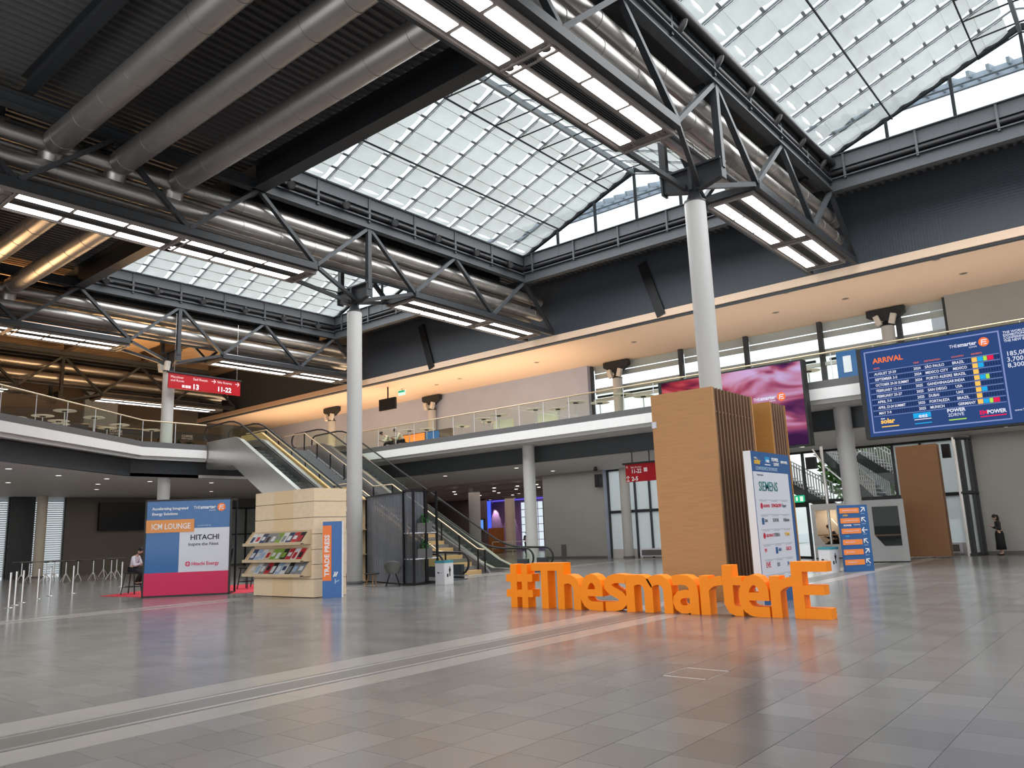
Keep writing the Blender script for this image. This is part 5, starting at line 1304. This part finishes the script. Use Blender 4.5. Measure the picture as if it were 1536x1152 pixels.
def person(lab, J, fwd, up, shirt, pants, hairlen=0.0, skirt=False, shoe=True, hold=None):
    t = thing('person', lab, 'person', (0, 0, 0))
    N = {'pelvis': (J['pelvis'], (0.13, 0.105)), 'waist': (J['waist'], (0.115, 0.092)), 'chest': (J['chest'], (0.145, 0.105)), 'neckb': (J['neckb'], 0.062), 'neck': (J['neck'], 0.05)}
    E = [('pelvis', 'waist'), ('waist', 'chest'), ('chest', 'neckb'), ('neckb', 'neck')]
    for s in 'LR':
        N[s+'sh'] = (J[s+'sh'], 0.062); N[s+'el'] = (J[s+'el'], 0.043); N[s+'wr'] = (J[s+'wr'], 0.029)
        E += [('chest', s+'sh'), (s+'sh', s+'el'), (s+'el', s+'wr')]
        N[s+'hip'] = (J[s+'hip'], 0.092); N[s+'kn'] = (J[s+'kn'], 0.060); N[s+'an'] = (J[s+'an'], 0.040); N[s+'to'] = (J[s+'to'], 0.036)
        E += [('pelvis', s+'hip'), (s+'hip', s+'kn'), (s+'kn', s+'an'), (s+'an', s+'to')]
        fingers(N, E, s, s+'wr', Vector(J[s+'wr'])-Vector(J[s+'el']), J.get('palm', (0, 0, -1)))
    vs, fs = skin_mesh(N, E, 'pelvis')
    hd, eyes, mouth, hair, (f, s_, u) = head_mesh(J['head'], fwd, up)
    body = MB(); body.add(vs, fs, True)
    k = len(body.v); body.v += hd.v; body.f += [tuple(i+k for i in q) for q in hd.f]; body.s += hd.s
    body.build('body', M_SKIN, t)
    eyes.build('eyes', M_BLACK, t); mouth.build('mouth', mat('lips', (0.35, 0.12, 0.10), 0.5), t)
    if hairlen:
        c = Vector(J['head']); hair.ell(c-f*0.045-u*hairlen*0.5, 0.075, 0.088, 0.08+hairlen*0.5, 14, 8)
    hair.build('hair', M_HAIR, t)
    g = 0.014
    T = {q: (N[q][0], tuple(x+g for x in (N[q][1] if isinstance(N[q][1], tuple) else (N[q][1],)*2))) for q in ('pelvis', 'waist', 'chest', 'Lsh', 'Rsh', 'Lel', 'Rel')}
    T['neckb'] = (Vector(N['neckb'][0])*0.8+Vector(N['chest'][0])*0.2, 0.075)
    for s in 'LR': T[s+'w'] = (Vector(N[s+'wr'][0])*0.92+Vector(N[s+'el'][0])*0.08, 0.042)
    vs, fs = skin_mesh(T, [('pelvis', 'waist'), ('waist', 'chest'), ('chest', 'neckb'), ('chest', 'Lsh'), ('chest', 'Rsh'), ('Lsh', 'Lel'), ('Rsh', 'Rel'), ('Lel', 'Lw'), ('Rel', 'Rw')], 'chest')
    MB().add(vs, fs, True).build('shirt', shirt, t)
    if skirt:
        p = Vector(J['pelvis']); MB().lathe([(0.13, 0.08), (0.165, -0.05), (0.17, -0.4), (0.19, -0.68), (0.0, -0.68)], p, 20).build('skirt', pants, t)
    else:
        T = {'pelvis': (Vector(J['pelvis'])-Vector((0, 0, 0.01)), (0.15, 0.125))}
        for s in 'LR':
            T[s+'hip'] = (J[s+'hip'], 0.108); T[s+'kn'] = (J[s+'kn'], 0.078); T[s+'an'] = (J[s+'an'], 0.062)
        vs, fs = skin_mesh(T, [('pelvis', 'Lhip'), ('Lhip', 'Lkn'), ('Lkn', 'Lan'), ('pelvis', 'Rhip'), ('Rhip', 'Rkn'), ('Rkn', 'Ran')], 'pelvis')
        MB().add(vs, fs, True).build('trousers', pants, t)
    for s in 'LR':
        a, b = Vector(J[s+'an']), Vector(J[s+'to']); d = (b-a); d.z = 0; d.normalize()
        vs, fs = skin_mesh({'h': (a-d*0.05+Vector((0, 0, -0.04)), (0.045, 0.04)), 'm': (a+d*0.06+Vector((0, 0, -0.045)), (0.05, 0.038)), 't': (b+d*0.05, (0.042, 0.028))}, [('h', 'm'), ('m', 't')], 'm')
        MB().add(vs, fs, True).build('shoe', M_BLACKM, t)
    return t
V = Vector
def seated(lean, seat, foot, look, bar=False):
    # faces +x; seat height, feet height
    h = V((0, 0, seat+0.10)); a = lean
    up = V((math.sin(a), 0, math.cos(a)))
    J = {'pelvis': h, 'waist': h+up*0.17, 'chest': h+up*0.36+V((0.02, 0, 0)), 'neckb': h+up*0.50+V((0.05, 0, 0)), 'neck': h+up*0.56+V((0.08, 0, 0)), 'head': h+up*0.68+V((0.13, 0, 0))}
    for s, q in (('L', 1), ('R', -1)):
        sh = h+up*0.43+V((0.02, 0.17*q, 0)); J[s+'sh'] = sh; J[s+'el'] = sh+V((0.10, 0.04*q, -0.27)); J[s+'wr'] = J[s+'el']+V((0.21, -0.08*q, 0.06))
        J[s+'hip'] = h+V((0.05, 0.09*q, -0.02)); J[s+'kn'] = h+V((0.42, 0.11*q, -0.05 if not bar else -0.12)); J[s+'an'] = V((0.40 if not bar else 0.22, 0.10*q, foot+0.09)); J[s+'to'] = J[s+'an']+V((0.13, 0, -0.06))
    return J
JJ = seated(0.22, 0.78, 0.32, 0, True)
man = person('man in white shirt and dark trousers on a bar stool reading a phone', JJ, (0.86, 0, -0.5), (0.5, 0, 0.86), M_SHIRT, M_CLOTHK)
place(man, (13.55, 29.55, 0), math.radians(-58))
ph = MB().hexa([V((0.38, -0.06, 1.10)), V((0.52, -0.06, 1.15)), V((0.52, 0.05, 1.15)), V((0.38, 0.05, 1.10)), V((0.38, -0.06, 1.115)), V((0.52, -0.06, 1.165)), V((0.52, 0.05, 1.165)), V((0.38, 0.05, 1.115))]).build('phone', M_PANELW, None)
ph['label'] = 'pale phone in the hands of the man on the bar stool'; ph['category'] = 'phone'; place(ph, (13.55, 29.55, 0), math.radians(-58))
def bar_stool(lab, loc, rz):
    t = thing('bar_stool', lab, 'stool', (0, 0, 0))
    MB().box(-0.22, 0.22, -0.2, 0.2, 0.74, 0.785).build('seat', M_BLACKM, t)
    for (a, b) in ((1, 1), (1, -1), (-1, 1), (-1, -1)): MB().beam((0.17*a, 0.15*b, 0.75), (0.27*a, 0.22*b, 0), 0.035, 0.035).build('leg', M_BLACK, t)
    MB().beam((0.24, -0.19, 0.27), (0.24, 0.19, 0.27), 0.025, 0.025).beam((-0.24, -0.19, 0.27), (-0.24, 0.19, 0.27), 0.025, 0.025).beam((-0.24, 0.19, 0.27), (0.24, 0.19, 0.27), 0.025, 0.025).beam((-0.24, -0.19, 0.27), (0.24, -0.19, 0.27), 0.025, 0.025).build('foot_rail', M_BLACK, t)
    return place(t, loc, rz)
bar_stool('black bar stool under the man in the white shirt', (13.55, 29.55, 0), math.radians(-58))
bar_stool('black bar stool seen through the open frame of the lounge wall', (16.6, 26.9, 0), 0.4)
bar_stool('black bar stool just left of the travertine kiosk', (17.2, 26.0, 0), 0.9)
bar_stool('black bar stool farthest back behind the lounge wall', (17.6, 27.6, 0), 0.2)
tb = thing('bar_table', 'black bar table behind the lounge wall frame', 'table', (0, 0, 0))
MB().box(-0.6, 0.6, -0.35, 0.35, 1.02, 1.08).build('table_top', M_BLACKM, tb)
for (a, b) in ((1, 1), (1, -1), (-1, 1), (-1, -1)): MB().box(0.52*a-0.03, 0.52*a+0.03, 0.28*b-0.03, 0.28*b+0.03, 0, 1.02).build('leg', M_BLACK, tb)
place(tb, (15.9, 28.6, 0), -0.75)
solo('carpet', MB().prism([(12.6, 29.9), (12.85, 27.0), (15.2, 24.7), (18.4, 25.1), (18.2, 29.6), (15.0, 31.2)], lambda u, v, d: (u, v, d), 0.001, 0.012), mat('carpet_red', (0.50, 0.03, 0.05), 0.9, noise=0.1, nscale=40), 'red carpet under the lounge behind the display wall', 'carpet', (15, 27, 0))
# standing woman at the right wall
def standing(h, palm_h, fold=True):
    k = h/1.68
    J = {'pelvis': V((0, 0, 0.92*k)), 'waist': V((0.0, 0, 1.08*k)), 'chest': V((0.01, 0, 1.27*k)), 'neckb': V((0.02, 0, 1.41*k)), 'neck': V((0.04, 0, 1.46*k)), 'head': V((0.08, 0, 1.56*k))}
    for s, q in (('L', 1), ('R', -1)):
        J[s+'sh'] = V((0.0, 0.165*q, 1.36*k)); J[s+'el'] = V((0.03, 0.20*q, 1.10*k)); J[s+'wr'] = V((0.22, 0.09*q, 1.20*k))
        J[s+'hip'] = V((0, 0.09*q, 0.88*k)); J[s+'kn'] = V((0.02, 0.09*q, 0.48*k)); J[s+'an'] = V((-0.01, 0.085*q, 0.085)); J[s+'to'] = V((0.13, 0.09*q, 0.035))
    return J
wm = person('woman in a black jacket and long black skirt standing by the right wall', standing(1.66, 1), (0.86, 0, -0.5), (0.5, 0, 0.86), mat('jacket_dark', (0.03, 0.03, 0.032), 0.8), M_CLOTHK, 0.16, True)
place(wm, (38.1, 5.62, 0), math.radians(115))
fm = person('person in dark clothes standing by the foyer column left of the stone wall', standing(1.72, 1), (0.95, 0, -0.2), (0.2, 0, 1), M_CLOTHN, M_CLOTHK)
place(fm, (42.5, 34.25, 0), math.radians(200))
for loc, rz, l, lab in (((29.9, 33.75, 6.5), 2.6, 0.75, 'person in a cream shirt leaning down at the left end of the right balcony'), ((29.9, 32.75, 6.5), 2.3, 0.55, 'person in a white shirt seated on the right balcony, right of the leaning person')):
    p = person(lab, seated(l, 0.42, 0.0, 0), (0.6, 0, -0.8), (0.8, 0, 0.6), mat('shirt_cream', (0.62, 0.56, 0.42), 0.7), M_CLOTHK); place(p, loc, rz)
    b = thing('low_stool', 'dark low stool under the ' + ('leaning person' if l > 0.7 else 'person in white') + ' on the right balcony', 'stool', (0, 0, 0))
    MB().lathe([(0, 0.38), (0.19, 0.38), (0.20, 0.42), (0, 0.43)], n=18).build('seat', M_BLACKM, b); MB().tube((0, 0, 0.02), (0, 0, 0.38), 0.03).lathe([(0, 0), (0.18, 0), (0.18, 0.02), (0, 0.02)], n=18).build('base', M_BLACK, b); place(b, loc)
# barrier posts on the left
bp = thing('barrier_post', '', 'post', (0, 0, 0))
part('pole', MB().tube((0, 0, 0.0), (0, 0, 1.06), 0.032, 12), M_CHROME, bp); part('foot', MB().lathe([(0, 0), (0.13, 0), (0.13, 0.012), (0.04, 0.02), (0, 0.02)], n=18), M_CHROME, bp); part('cap', MB().lathe([(0, 1.06), (0.036, 1.06), (0.036, 1.08), (0, 1.085)], n=12), M_BLACK, bp)
for k, (x, y) in enumerate(((9.03, 27.78), (9.55, 28.87), (10.1, 29.9), (11.1, 31.4), (12.0, 32.8), (13.0, 33.3), (15.98, 35.81))):
    lab = f'thin steel barrier post on the floor at far left, {o1[k] if k < 6 else "seventh"} from the left'
    if k == 0: place(bp, (x, y, 0)); bp['label'] = lab; bp['group'] = 'barrier posts'
    else: dup(bp, (x, y, 0), 0, lab, 'barrier posts')

# ================================================================== BEHIND THE LEFT BALCONY (GROUND FLOOR)
LWX, LWY = 56.0, 0
def slatwall(name, x0, x1, y, z0, z1, m, lab):
    mb = MB(); z = z0
    while z < z1: mb.box(x0, x1, y, y+0.04, z, z+0.075); z += 0.10
    mb.box(x0, x1, y+0.05, y+0.2, z0, z1)
    struct(name, mb, m, lab)
M_LBACK = mat('slat_wall_brown', (0.16, 0.14, 0.12), 0.5)
slatwall('wall_left_back', 21.26, 38.9, 56.4, 0, 5.1, M_LBACK, 'dark brown ribbed wall under the left balcony')
struct('wall_left_dark', MB().box(17.96, 19.35, 56.2, 56.4, 0, 5.1), M_BAND, 'dark wall panel at far left')
blind = emis('blind_daylight', (0.62, 0.74, 0.86), 0.75)
for (a, b, n_) in ((14.0, 17.9, 'window_3'), (19.41, 21.2, 'window_4')):
    t = thing(n_, 'tall window with white daylit louvre blind at far left', 'window', (a, 56.5, 0)); t['kind'] = 'structure'; del t['category']
    part('pane', MB().box(a, b, 56.62, 56.64, 0.1, 5.1), M_GLASS, t)
    mb = MB(); z = 0.15
    while z < 5.05: mb.box(a+0.02, b-0.02, 56.5, 56.56, z, z+0.10); z += 0.14
    part('blind', mb, glass('blind_slat', (0.9, 0.95, 1.0), body=0.9, bodycol=(0.92, 0.95, 0.98)), t)
    part('frame', MB().box(a-0.06, a, 56.4, 56.66, 0, 5.1).box(b, b+0.06, 56.4, 56.66, 0, 5.1), M_DARK, t)
solo('wall_screen', MB().box(23.3, 28.0, 56.1, 56.35, 2.85, 4.75), mat('screen_off', (0.004, 0.004, 0.005), 0.25), 'large black switched-off screen on the brown ribbed wall', 'screen', (25.6, 56.2, 2.9))
t = thing('window_5', 'glass doors with black frames behind the lounge wall', 'window', (33, 56, 0)); t['kind'] = 'structure'; del t['category']
for k in range(5):
    x = 30.0+1.5*k
    part('pane', MB().box(x+0.06, x+1.44, 56.28, 56.30, 0.1, 4.3), M_FROST, t); part('frame', MB().box(x-0.06, x+0.06, 56.2, 56.38, 0, 4.4), M_BLACK, t)
part('transom', MB().box(30, 37.5, 56.2, 56.38, 2.3, 2.4).box(30, 37.5, 56.2, 56.38, 4.3, 4.42), M_BLACK, t)

# ================================================================== LEFT GALLERY (UPPER FLOOR)
struct('wall_left_upper', MB().box(-9, 42, 61.5, 62, 6.4, 15.3).box(-9.3, -9, 24, 62, 6.4, 15.3), mat('gallery_wall', (0.13, 0.10, 0.075), 0.7), 'dark brown wall of the left gallery')
solo('pale_wall_panel', MB().box(23.9, 26.3, 61.2, 61.5, 10.6, 13.3), mat('pale_panel', (0.42, 0.47, 0.50), 0.5), 'pale wall panel high on the gallery wall at far left', 'panel', (25, 61.3, 10.6))
M_CTR = mat('counter_cream', (0.55, 0.46, 0.33), 0.6)
for k, (x, y, s) in enumerate(((12.5, 46.0, 'first'), (17.0, 47.5, 'second'), (21.5, 48.0, 'third'), (26.0, 48.0, 'fourth'))):
    t = thing('bar_counter', f'gallery bar counter with dark lettered fascia, {s} from the left', 'counter', (x, y, 6.5))
    part('counter_front', MB().box(x-1.9, x+1.9, y, y+0.6, 6.5, 7.55), M_CTR if k > 1 else mat('counter_brown', (0.16, 0.12, 0.08), 0.6), t)
    part('counter_top', MB().box(x-2.0, x+2.0, y-0.08, y+0.7, 7.55, 7.62), M_BACKING, t)
    part('fascia', MB().box(x-1.9, x+1.9, y+0.2, y+0.3, 8.35, 8.85), M_BAND, t)
    part('post', MB().box(x-1.9, x-1.8, y+0.2, y+0.3, 7.6, 8.4).box(x+1.8, x+1.9, y+0.2, y+0.3, 7.6, 8.4), M_BACKING, t)
    a = text(t, 'COFFEE', x-1.2-t.location.x, 8.52-6.5, 0.22, M_PRINTW, 0.19, 0.002); b = text(t, 'FRESH DRINKS', x-1.2-t.location.x, 8.39-6.5, 0.12, M_PRINTW, 0.19)
    part('back_shelf', MB().box(x-1.9, x+1.9, y+2.0, y+2.1, 6.5, 8.3), M_CTR, t)
for k, x in enumerate((19.9, 20.9, 22.0, 24.6, 25.4)):
    t = thing('potted_plant', f'small dark plant on the gallery bar counter, {o1[k]} from the left', 'plant', (x, 48.3, 7.62), 'plants on the gallery counter')
    part('pot', MB().lathe([(0, 0), (0.12, 0), (0.15, 0.2), (0, 0.2)], (x, 48.3, 7.62), 14), M_CURB, t)
    o = part('foliage', leaves((x, 48.3, 8.0), 0.28, 0.25, 0.25, 120, 0.16, k), mat('leaf_dark', (0.02, 0.045, 0.02), 0.6), t); o['kind'] = 'stuff'
# counters on the right balcony, left end
t = thing('info_counter', 'dark counter with orange and blue back wall at the left end of the right balcony', 'counter', (32.5, 36.0, 6.5))
part('back_wall', MB().box(34.0, 34.2, 33.0, 38.5, 6.5, 8.1), mat('counter_dark', (0.07, 0.055, 0.04), 0.6), t); part('orange_band', MB().box(33.97, 34.0, 35.3, 37.6, 7.5, 8.05), M_PRINTO, t); part('blue_band', MB().box(33.96, 34.0, 34.0, 35.2, 7.2, 8.05), M_BLUE, t)
for k, (y, s) in enumerate(((28.4, 'under the hanging monitor side'), (25.2, 'behind the middle balcony tables'))):
    t = thing('room_divider', 'pale green-grey partition on the right balcony, ' + s, 'partition', (33.5, y, 6.5))
    part('panel', MB().box(33.5, 33.6, y-0.7, y+0.7, 6.5, 8.0), mat('divider_sage', (0.30, 0.32, 0.25), 0.6), t); part('foot', MB().box(33.3, 33.8, y-0.6, y+0.6, 6.5, 6.53), M_STEEL, t)
t = thing('sofa_bench', 'long olive upholstered bench on the right balcony behind the tables', 'bench', (34.5, 22, 6.5))
part('seat', MB().box(34.4, 35.1, 18.5, 24.6, 6.5, 6.95), mat('olive', (0.17, 0.16, 0.10), 0.7), t); part('backrest', MB().box(35.0, 35.2, 18.5, 24.6, 6.95, 7.5), mat('olive', (0.17, 0.16, 0.10), 0.7), t)
bnr = thing('small_poster', 'small dark blue poster with pale emblem behind the balcony glass between the screens', 'poster', (31.5, 9.0, 6.5))
part('foot', MB().box(31.4, 31.66, 8.6, 9.2, 6.45, 6.5), M_BLACK, bnr); part('board', MB().box(31.5, 31.56, 8.5, 9.3, 6.9, 8.2), M_BLUE, bnr); part('emblem', MB().box(31.48, 31.5, 8.75, 9.05, 7.35, 8.0), M_PANELW, bnr); part('stand', MB().box(31.5, 31.56, 8.85, 8.95, 6.5, 6.9), M_BLACK, bnr)

# ================================================================== FOYER BEHIND THE STONE WALL
M_FOY = mat('foyer_ceiling', (0.36, 0.28, 0.245), 0.6)
mb = MB().box(39.4, 58, 27.4, 60, 5.0, 5.2)
for x in (42.2, 45.2, 48.2, 51.2, 54.2): mb.box(x, x+0.5, 27.4, 60, 4.72, 5.0)
struct('ceiling_foyer', mb, M_FOY, 'brown beamed ceiling of the foyer')
M_PURP = mat('purple_wall', (0.26, 0.16, 0.36), 0.6, noise=0.05)
struct('wall_foyer', MB().box(56.6, 57, 46.3, 50.7, 0, 4.75).box(57, 57.4, 29.9, 60, 0, 5.0), M_PURP, 'purple lit foyer wall')
struct('wall_foyer_left', MB().box(39.4, 57, 56.2, 56.4, 0, 5).box(54.0, 54.4, 48.4, 56.4, 0, 5.0), mat('foyer_dark', (0.12, 0.09, 0.09), 0.6), 'dark foyer wall behind the escalator')
solo('light_strip', MB().box(56.5, 56.6, 49.9, 50.7, 1.9, 4.7), emis('blue_light', (0.06, 0.12, 1.0), 1.1), 'tall blue glowing light strip left of the purple wall', 'lamp', (56.5, 49.8, 1.9))
solo('light_strip', MB().box(56.5, 56.6, 43.4, 49.9, 4.6, 4.72), emis('violet_light', (0.16, 0.12, 0.85), 0.8), 'violet glowing light line along the top of the purple wall', 'lamp', (56.5, 45, 4.6))
for yy, s in ((49.3, 'left'), (47.5, 'right')):
    t = thing('wall_spot', f'small wall spotlight above the purple wall, {s} one', 'spotlight', (56.1, yy, 4.6))
    part('head', MB().tube((56.1, yy, 4.6), (56.2, yy, 4.5), 0.07, 10), M_CHROME, t)
    d = bpy.data.lights.new('spot', 'SPOT'); d.energy = 420; d.spot_size = 0.75; d.color = (1, 0.86, 0.72); d.shadow_soft_size = 0.05
    o = bpy.data.objects.new('wall_spot_light', d); COL.objects.link(o); o.parent = t; o.location = (0.08, 0, -0.14); o.rotation_euler = (0, -0.22, 0)
t = thing('wall_monitor', 'small blue glowing monitor on the foyer wall by the escalator', 'monitor', (53.8, 48.9, 1.9))
part('case', MB().box(53.8, 54.0, 48.3, 49.4, 1.9, 3.0), M_BLACK, t); part('display', MB().box(53.78, 53.8, 48.4, 49.3, 2.0, 2.9), emis('monitor_blue', (0.12, 0.30, 0.80), 1.0), t)
t = thing('foyer_cabinet', 'rust brown wooden cabinet before the purple wall', 'cabinet', (50.5, 44.6, 0))
part('body', MB().box(50.5, 51.2, 43.7, 44.9, 0.05, 2.1), mat('rust_wood', (0.25, 0.085, 0.02), 0.5), t); part('plinth', MB().box(50.55, 51.15, 43.75, 44.85, 0, 0.05), M_BLACK, t)
t = thing('window_6', 'tall foyer window with lattice bars and green daylight', 'window', (57, 45, 0)); t['kind'] = 'structure'; del t['category']
for k in range(4):
    for j in range(6):
        part('pane', MB().box(56.5, 56.52, 43.5+0.66*k+0.03, 43.5+0.66*k+0.59, 0.3+0.68*j+0.03, 0.3+0.68*j+0.65), [emis('garden_white', (0.75, 0.85, 0.9), 0.9), emis('garden_green', (0.30, 0.50, 0.22), 0.8)][(k*2+j*3) % 3 == 1], t)
part('lattice', MB().box(56.45, 56.5, 43.45, 46.2, 0.25, 0.33).box(56.45, 56.5, 43.45, 43.53, 0.25, 4.4), M_STEEL, t)
# queue barrier in the foyer
t = thing('foyer_railing', 'thin steel railing in the foyer behind the escalator end', 'railing', (46, 38, 0))
for y in (36.5, 38.5, 40.5): part('post', MB().tube((46, y, 0), (46, y, 1.0), 0.02), M_CHROME, t)
part('rail', MB().tube((46, 36.5, 1.0), (46, 40.5, 1.0), 0.02).tube((46, 36.5, 0.5), (46, 40.5, 0.5), 0.015), M_CHROME, t)

# ================================================================== SEATING PODS AT THE DOORS
M_POD = mat('pod_grey', (0.52, 0.52, 0.51), 0.45, noise=0.02)
def pod(lab, a, b, depth, interior, z1=2.36, win=(0.16, 0.80)):
    # front from a to b (floor points, seen left to right)
    a, b = Vector((*a, 0)), Vector((*b, 0)); L = (b-a).length; rz = math.atan2((b-a).y, (b-a).x)
    t = thing('seating_pod', lab, 'pod', (0, 0, 0))
    x0, x1 = L*win[0], L*win[1]; zb, zt = 0.62, 2.14; c = 0.34*(x1-x0); dz = 0.42
    # front plate with chamfered opening
    outer = [(0, 0.04), (L, 0.04), (L, z1), (0, z1)]
    mb = MB()
    mb.box(0, x0, 0, 0.06, 0.04, z1).box(x1, L, 0, 0.06, 0.04, z1).box(x0, x1, 0, 0.06, 0.04, zb).box(x0, x1, 0, 0.06, zt, z1)
    mb.prism([(x0, zb), (x0+c, zb), (x0, zb+dz)], fn, 0, 0.06)
    mb.build('front', M_POD, t)
    MB().box(0, 0.05, 0.06, depth, 0.04, z1).build('side', M_POD, t); MB().box(L-0.05, L, 0.06, depth, 0.04, z1).build('side', M_POD, t)
    MB().box(0, L, 0, depth, z1, z1+0.06).build('roof', M_POD, t)
    MB().box(0.05, L-0.05, depth-0.05, depth, 0.04, z1).build('back', interior, t)
    MB().box(0.0, L, 0.02, depth, 0, 0.04).build('plinth', M_BLACK, t)
    MB().box(0.05, L-0.05, 0.35, depth-0.4, 1.0, 1.05).build('desk', M_WOODB, t)
    MB().box(0.2, L-0.2, depth-0.55, depth-0.1, 0.1, 0.62).build('bench', M_CLOTHN, t)
    MB().prism([(x0+0.01, zb+dz), (x0+c, zb+0.01), (x1-0.01, zb+0.01), (x1-0.01, zt-0.01), (x0+0.01, zt-0.01)], fn, 0.02, 0.03).build('glass_pane', M_GLASS, t)
    place(t, (a.x, a.y, 0), rz); return t, rz
p1, rz1 = pod('grey seating pod with a chamfered window and a person inside, left one', (36.3, 12.6), (36.74, 10.9), 1.7, mat('pod_beige', (0.50, 0.42, 0.33), 0.7), 2.36, (0.09, 0.60))
p2, rz2 = pod('grey seating pod with dark chamfered window, left of the brown portal', (32.81, 9.40), (33.2, 7.95), 1.7, M_CLOTHK, 2.34, (0.24, 0.86))
d = bpy.data.lights.new('pod_light', 'AREA'); d.energy = 22; d.size = 0.7; d.color = (1, 0.85, 0.7)
o = bpy.data.objects.new('pod_light', d); COL.objects.link(o); o.parent = p1; o.location = (0.8, 0.9, 2.3)
MB().beam((0.75, 1.3, 1.75), (1.05, 1.2, 1.35), 0.04, 0.04).build('desk_lamp', M_PRINTW, p1)
pp = person('person in dark clothes seated at the desk inside the left pod', seated(0.30, 0.62, 0.1, 0), (0.8, 0, -0.6), (0.6, 0, 0.8), M_CLOTHN, M_CLOTHK)
dx, dy = 0.95, 0.85
place(pp, (36.3+dx*math.cos(rz1)-dy*math.sin(rz1), 12.6+dx*math.sin(rz1)+dy*math.cos(rz1), 0), rz1+PI)
# dark swing door beside the pod
t = thing('door_1', 'dark framed glass door left of the seating pod', 'door', (36.9, 13.9, 0)); t['kind'] = 'structure'; del t['category']
a, b = Vector((37.7, 14.9, 0)), Vector((36.6, 12.85, 0))
part('frame', MB().beam(a+Vector((0, 0, 0.05)), b+Vector((0, 0, 0.05)), 0.1, 0.1).beam(a+Vector((0, 0, 2.45)), b+Vector((0, 0, 2.45)), 0.12, 0.25).box(a.x-0.06, a.x+0.06, a.y-0.06, a.y+0.06, 0, 2.4).box((a+b).x/2-0.09, (a+b).x/2+0.09, (a+b).y/2-0.12, (a+b).y/2+0.12, 0, 2.4), M_BLACK, t)
part('pane', MB().hexa([a+V((0, 0, .1)), b+V((0, 0, .1)), b+V((.02, 0, .1)), a+V((.02, 0, .1)), a+V((0, 0, 2.35)), b+V((0, 0, 2.35)), b+V((.02, 0, 2.35)), a+V((.02, 0, 2.35))]), M_GLASS, t)
# ceiling ring rail over the doors and steel mast
solo('support_mast', MB().tube((36.8, 12.0, 0), (36.8, 12.0, 5.1), 0.07, 10).beam((36.8, 12.0, 4.2), (36.8, 11.0, 3.2), 0.05, 0.05).beam((36.8, 12.0, 4.2), (37.4, 12.6, 5.0), 0.05, 0.05), M_CHROME, 'slim steel mast behind the pods with angled arms', 'mast', (36.8, 12, 0))
solo('wall_speaker', MB().box(36.7, 36.95, 12.3, 12.75, 4.05, 4.6), M_BLACK, 'black loudspeaker on the steel mast above the pods', 'speaker', (36.8, 12.5, 4.05))

# ================================================================== OUTSIDE
struct('ground', MB().box(39.6, 110, -60, 110, -0.6, -0.05), mat('outside_paving', (0.6, 0.6, 0.59), 0.8), 'pale paving outside the glass front')
def stair_flight(lab, x0, x1, ya, za, yb, zb, n, rail=True):
    t = thing('outdoor_stair', lab, 'stairs', (x0, ya, za))
    for k in range(n):
        f = k/n; y = ya+(yb-ya)*f; z = za+(zb-za)*f
        part('step', MB().box(x0, x1, min(y, y+(yb-ya)/n*1.3), max(y, y+(yb-ya)/n*1.3), z-0.05, z), M_PANELW, t)
    for x in (x0, x1): part('stringer', MB().beam((x, ya, za-0.25), (x, yb, zb-0.25), 0.08, 0.45), M_STEEL, t)
    part('soffit', MB().hexa([(x0, ya, za-0.42), (x1, ya, za-0.42), (x1, yb, zb-0.42), (x0, yb, zb-0.42), (x0, ya, za-0.36), (x1, ya, za-0.36), (x1, yb, zb-0.36), (x0, yb, zb-0.36)]), mat('stair_grey', (0.20, 0.20, 0.20), 0.6), t)
    for x in (x0, x1):
        part('handrail', MB().tube((x, ya, za+1.0), (x, yb, zb+1.0), 0.03), M_CHROME, t)
        for k in range(0, n*2+1):
            f = k/(n*2); y = ya+(yb-ya)*f; z = za+(zb-za)*f
            part('picket', MB().box(x-0.012, x+0.012, y-0.03, y+0.03, z, z+1.0), mat('picket_pale', (0.75, 0.75, 0.73), 0.5), t)
stair_flight('outdoor stair with dark underside seen through the glass left of the round column', 43.2, 46.0, 15.6, 7.2, 11.6, 2.6, 20)
stair_flight('outdoor stair with pale pickets seen through the glass right of the round column', 43.5, 45.5, 12.4, 5.2, 8.2, 1.9, 16)
stair_flight('outdoor stair with white treads seen through the glass beside the banner', 41.0, 42.2, 17.2, 5.0, 13.4, 2.6, 14)
for k, (x, y, h, s) in enumerate(((58, 14.5, 9, 'behind the right outdoor stair'), (62, 9.5, 8, 'right of the outdoor stairs'), (75, 47, 9, 'behind the foyer window'))):
    t = thing('tree', 'leafy green tree outside the glass front, ' + s, 'tree', (x, y, 0))
    part('trunk', MB().tube((x, y, -0.05), (x+0.2, y, h*0.55), 0.22, 10, 0.12), mat('bark', (0.10, 0.075, 0.05), 0.8), t)
    o = part('foliage', leaves((x, y, h*0.62), 4.6, 4.6, h*0.45, 5200, 0.55, 20+k), mat('leaf_bright', (0.09, 0.24, 0.035), 0.5, noise=0.5, nscale=1.2), t); o['kind'] = 'stuff'
solo('facade_wall', MB().box(48.5, 49, -4, 8.9, 0, 14), mat('facade_white', (0.75, 0.76, 0.77), 0.7), 'white facade of a building outside, right of the portal', 'building', (48.7, 2, 0))

# lettering becomes real mesh geometry
dg = bpy.context.evaluated_depsgraph_get()
for o in TEXTS:
    me = bpy.data.meshes.new_from_object(o.evaluated_get(dg)); c = o.data
    n = bpy.data.objects.new('lettering', me); COL.objects.link(n)
    n.parent = o.parent; n.matrix_local = o.matrix_local.copy()
    if not me.materials: me.materials.append(c.materials[0])
    bpy.data.objects.remove(o)
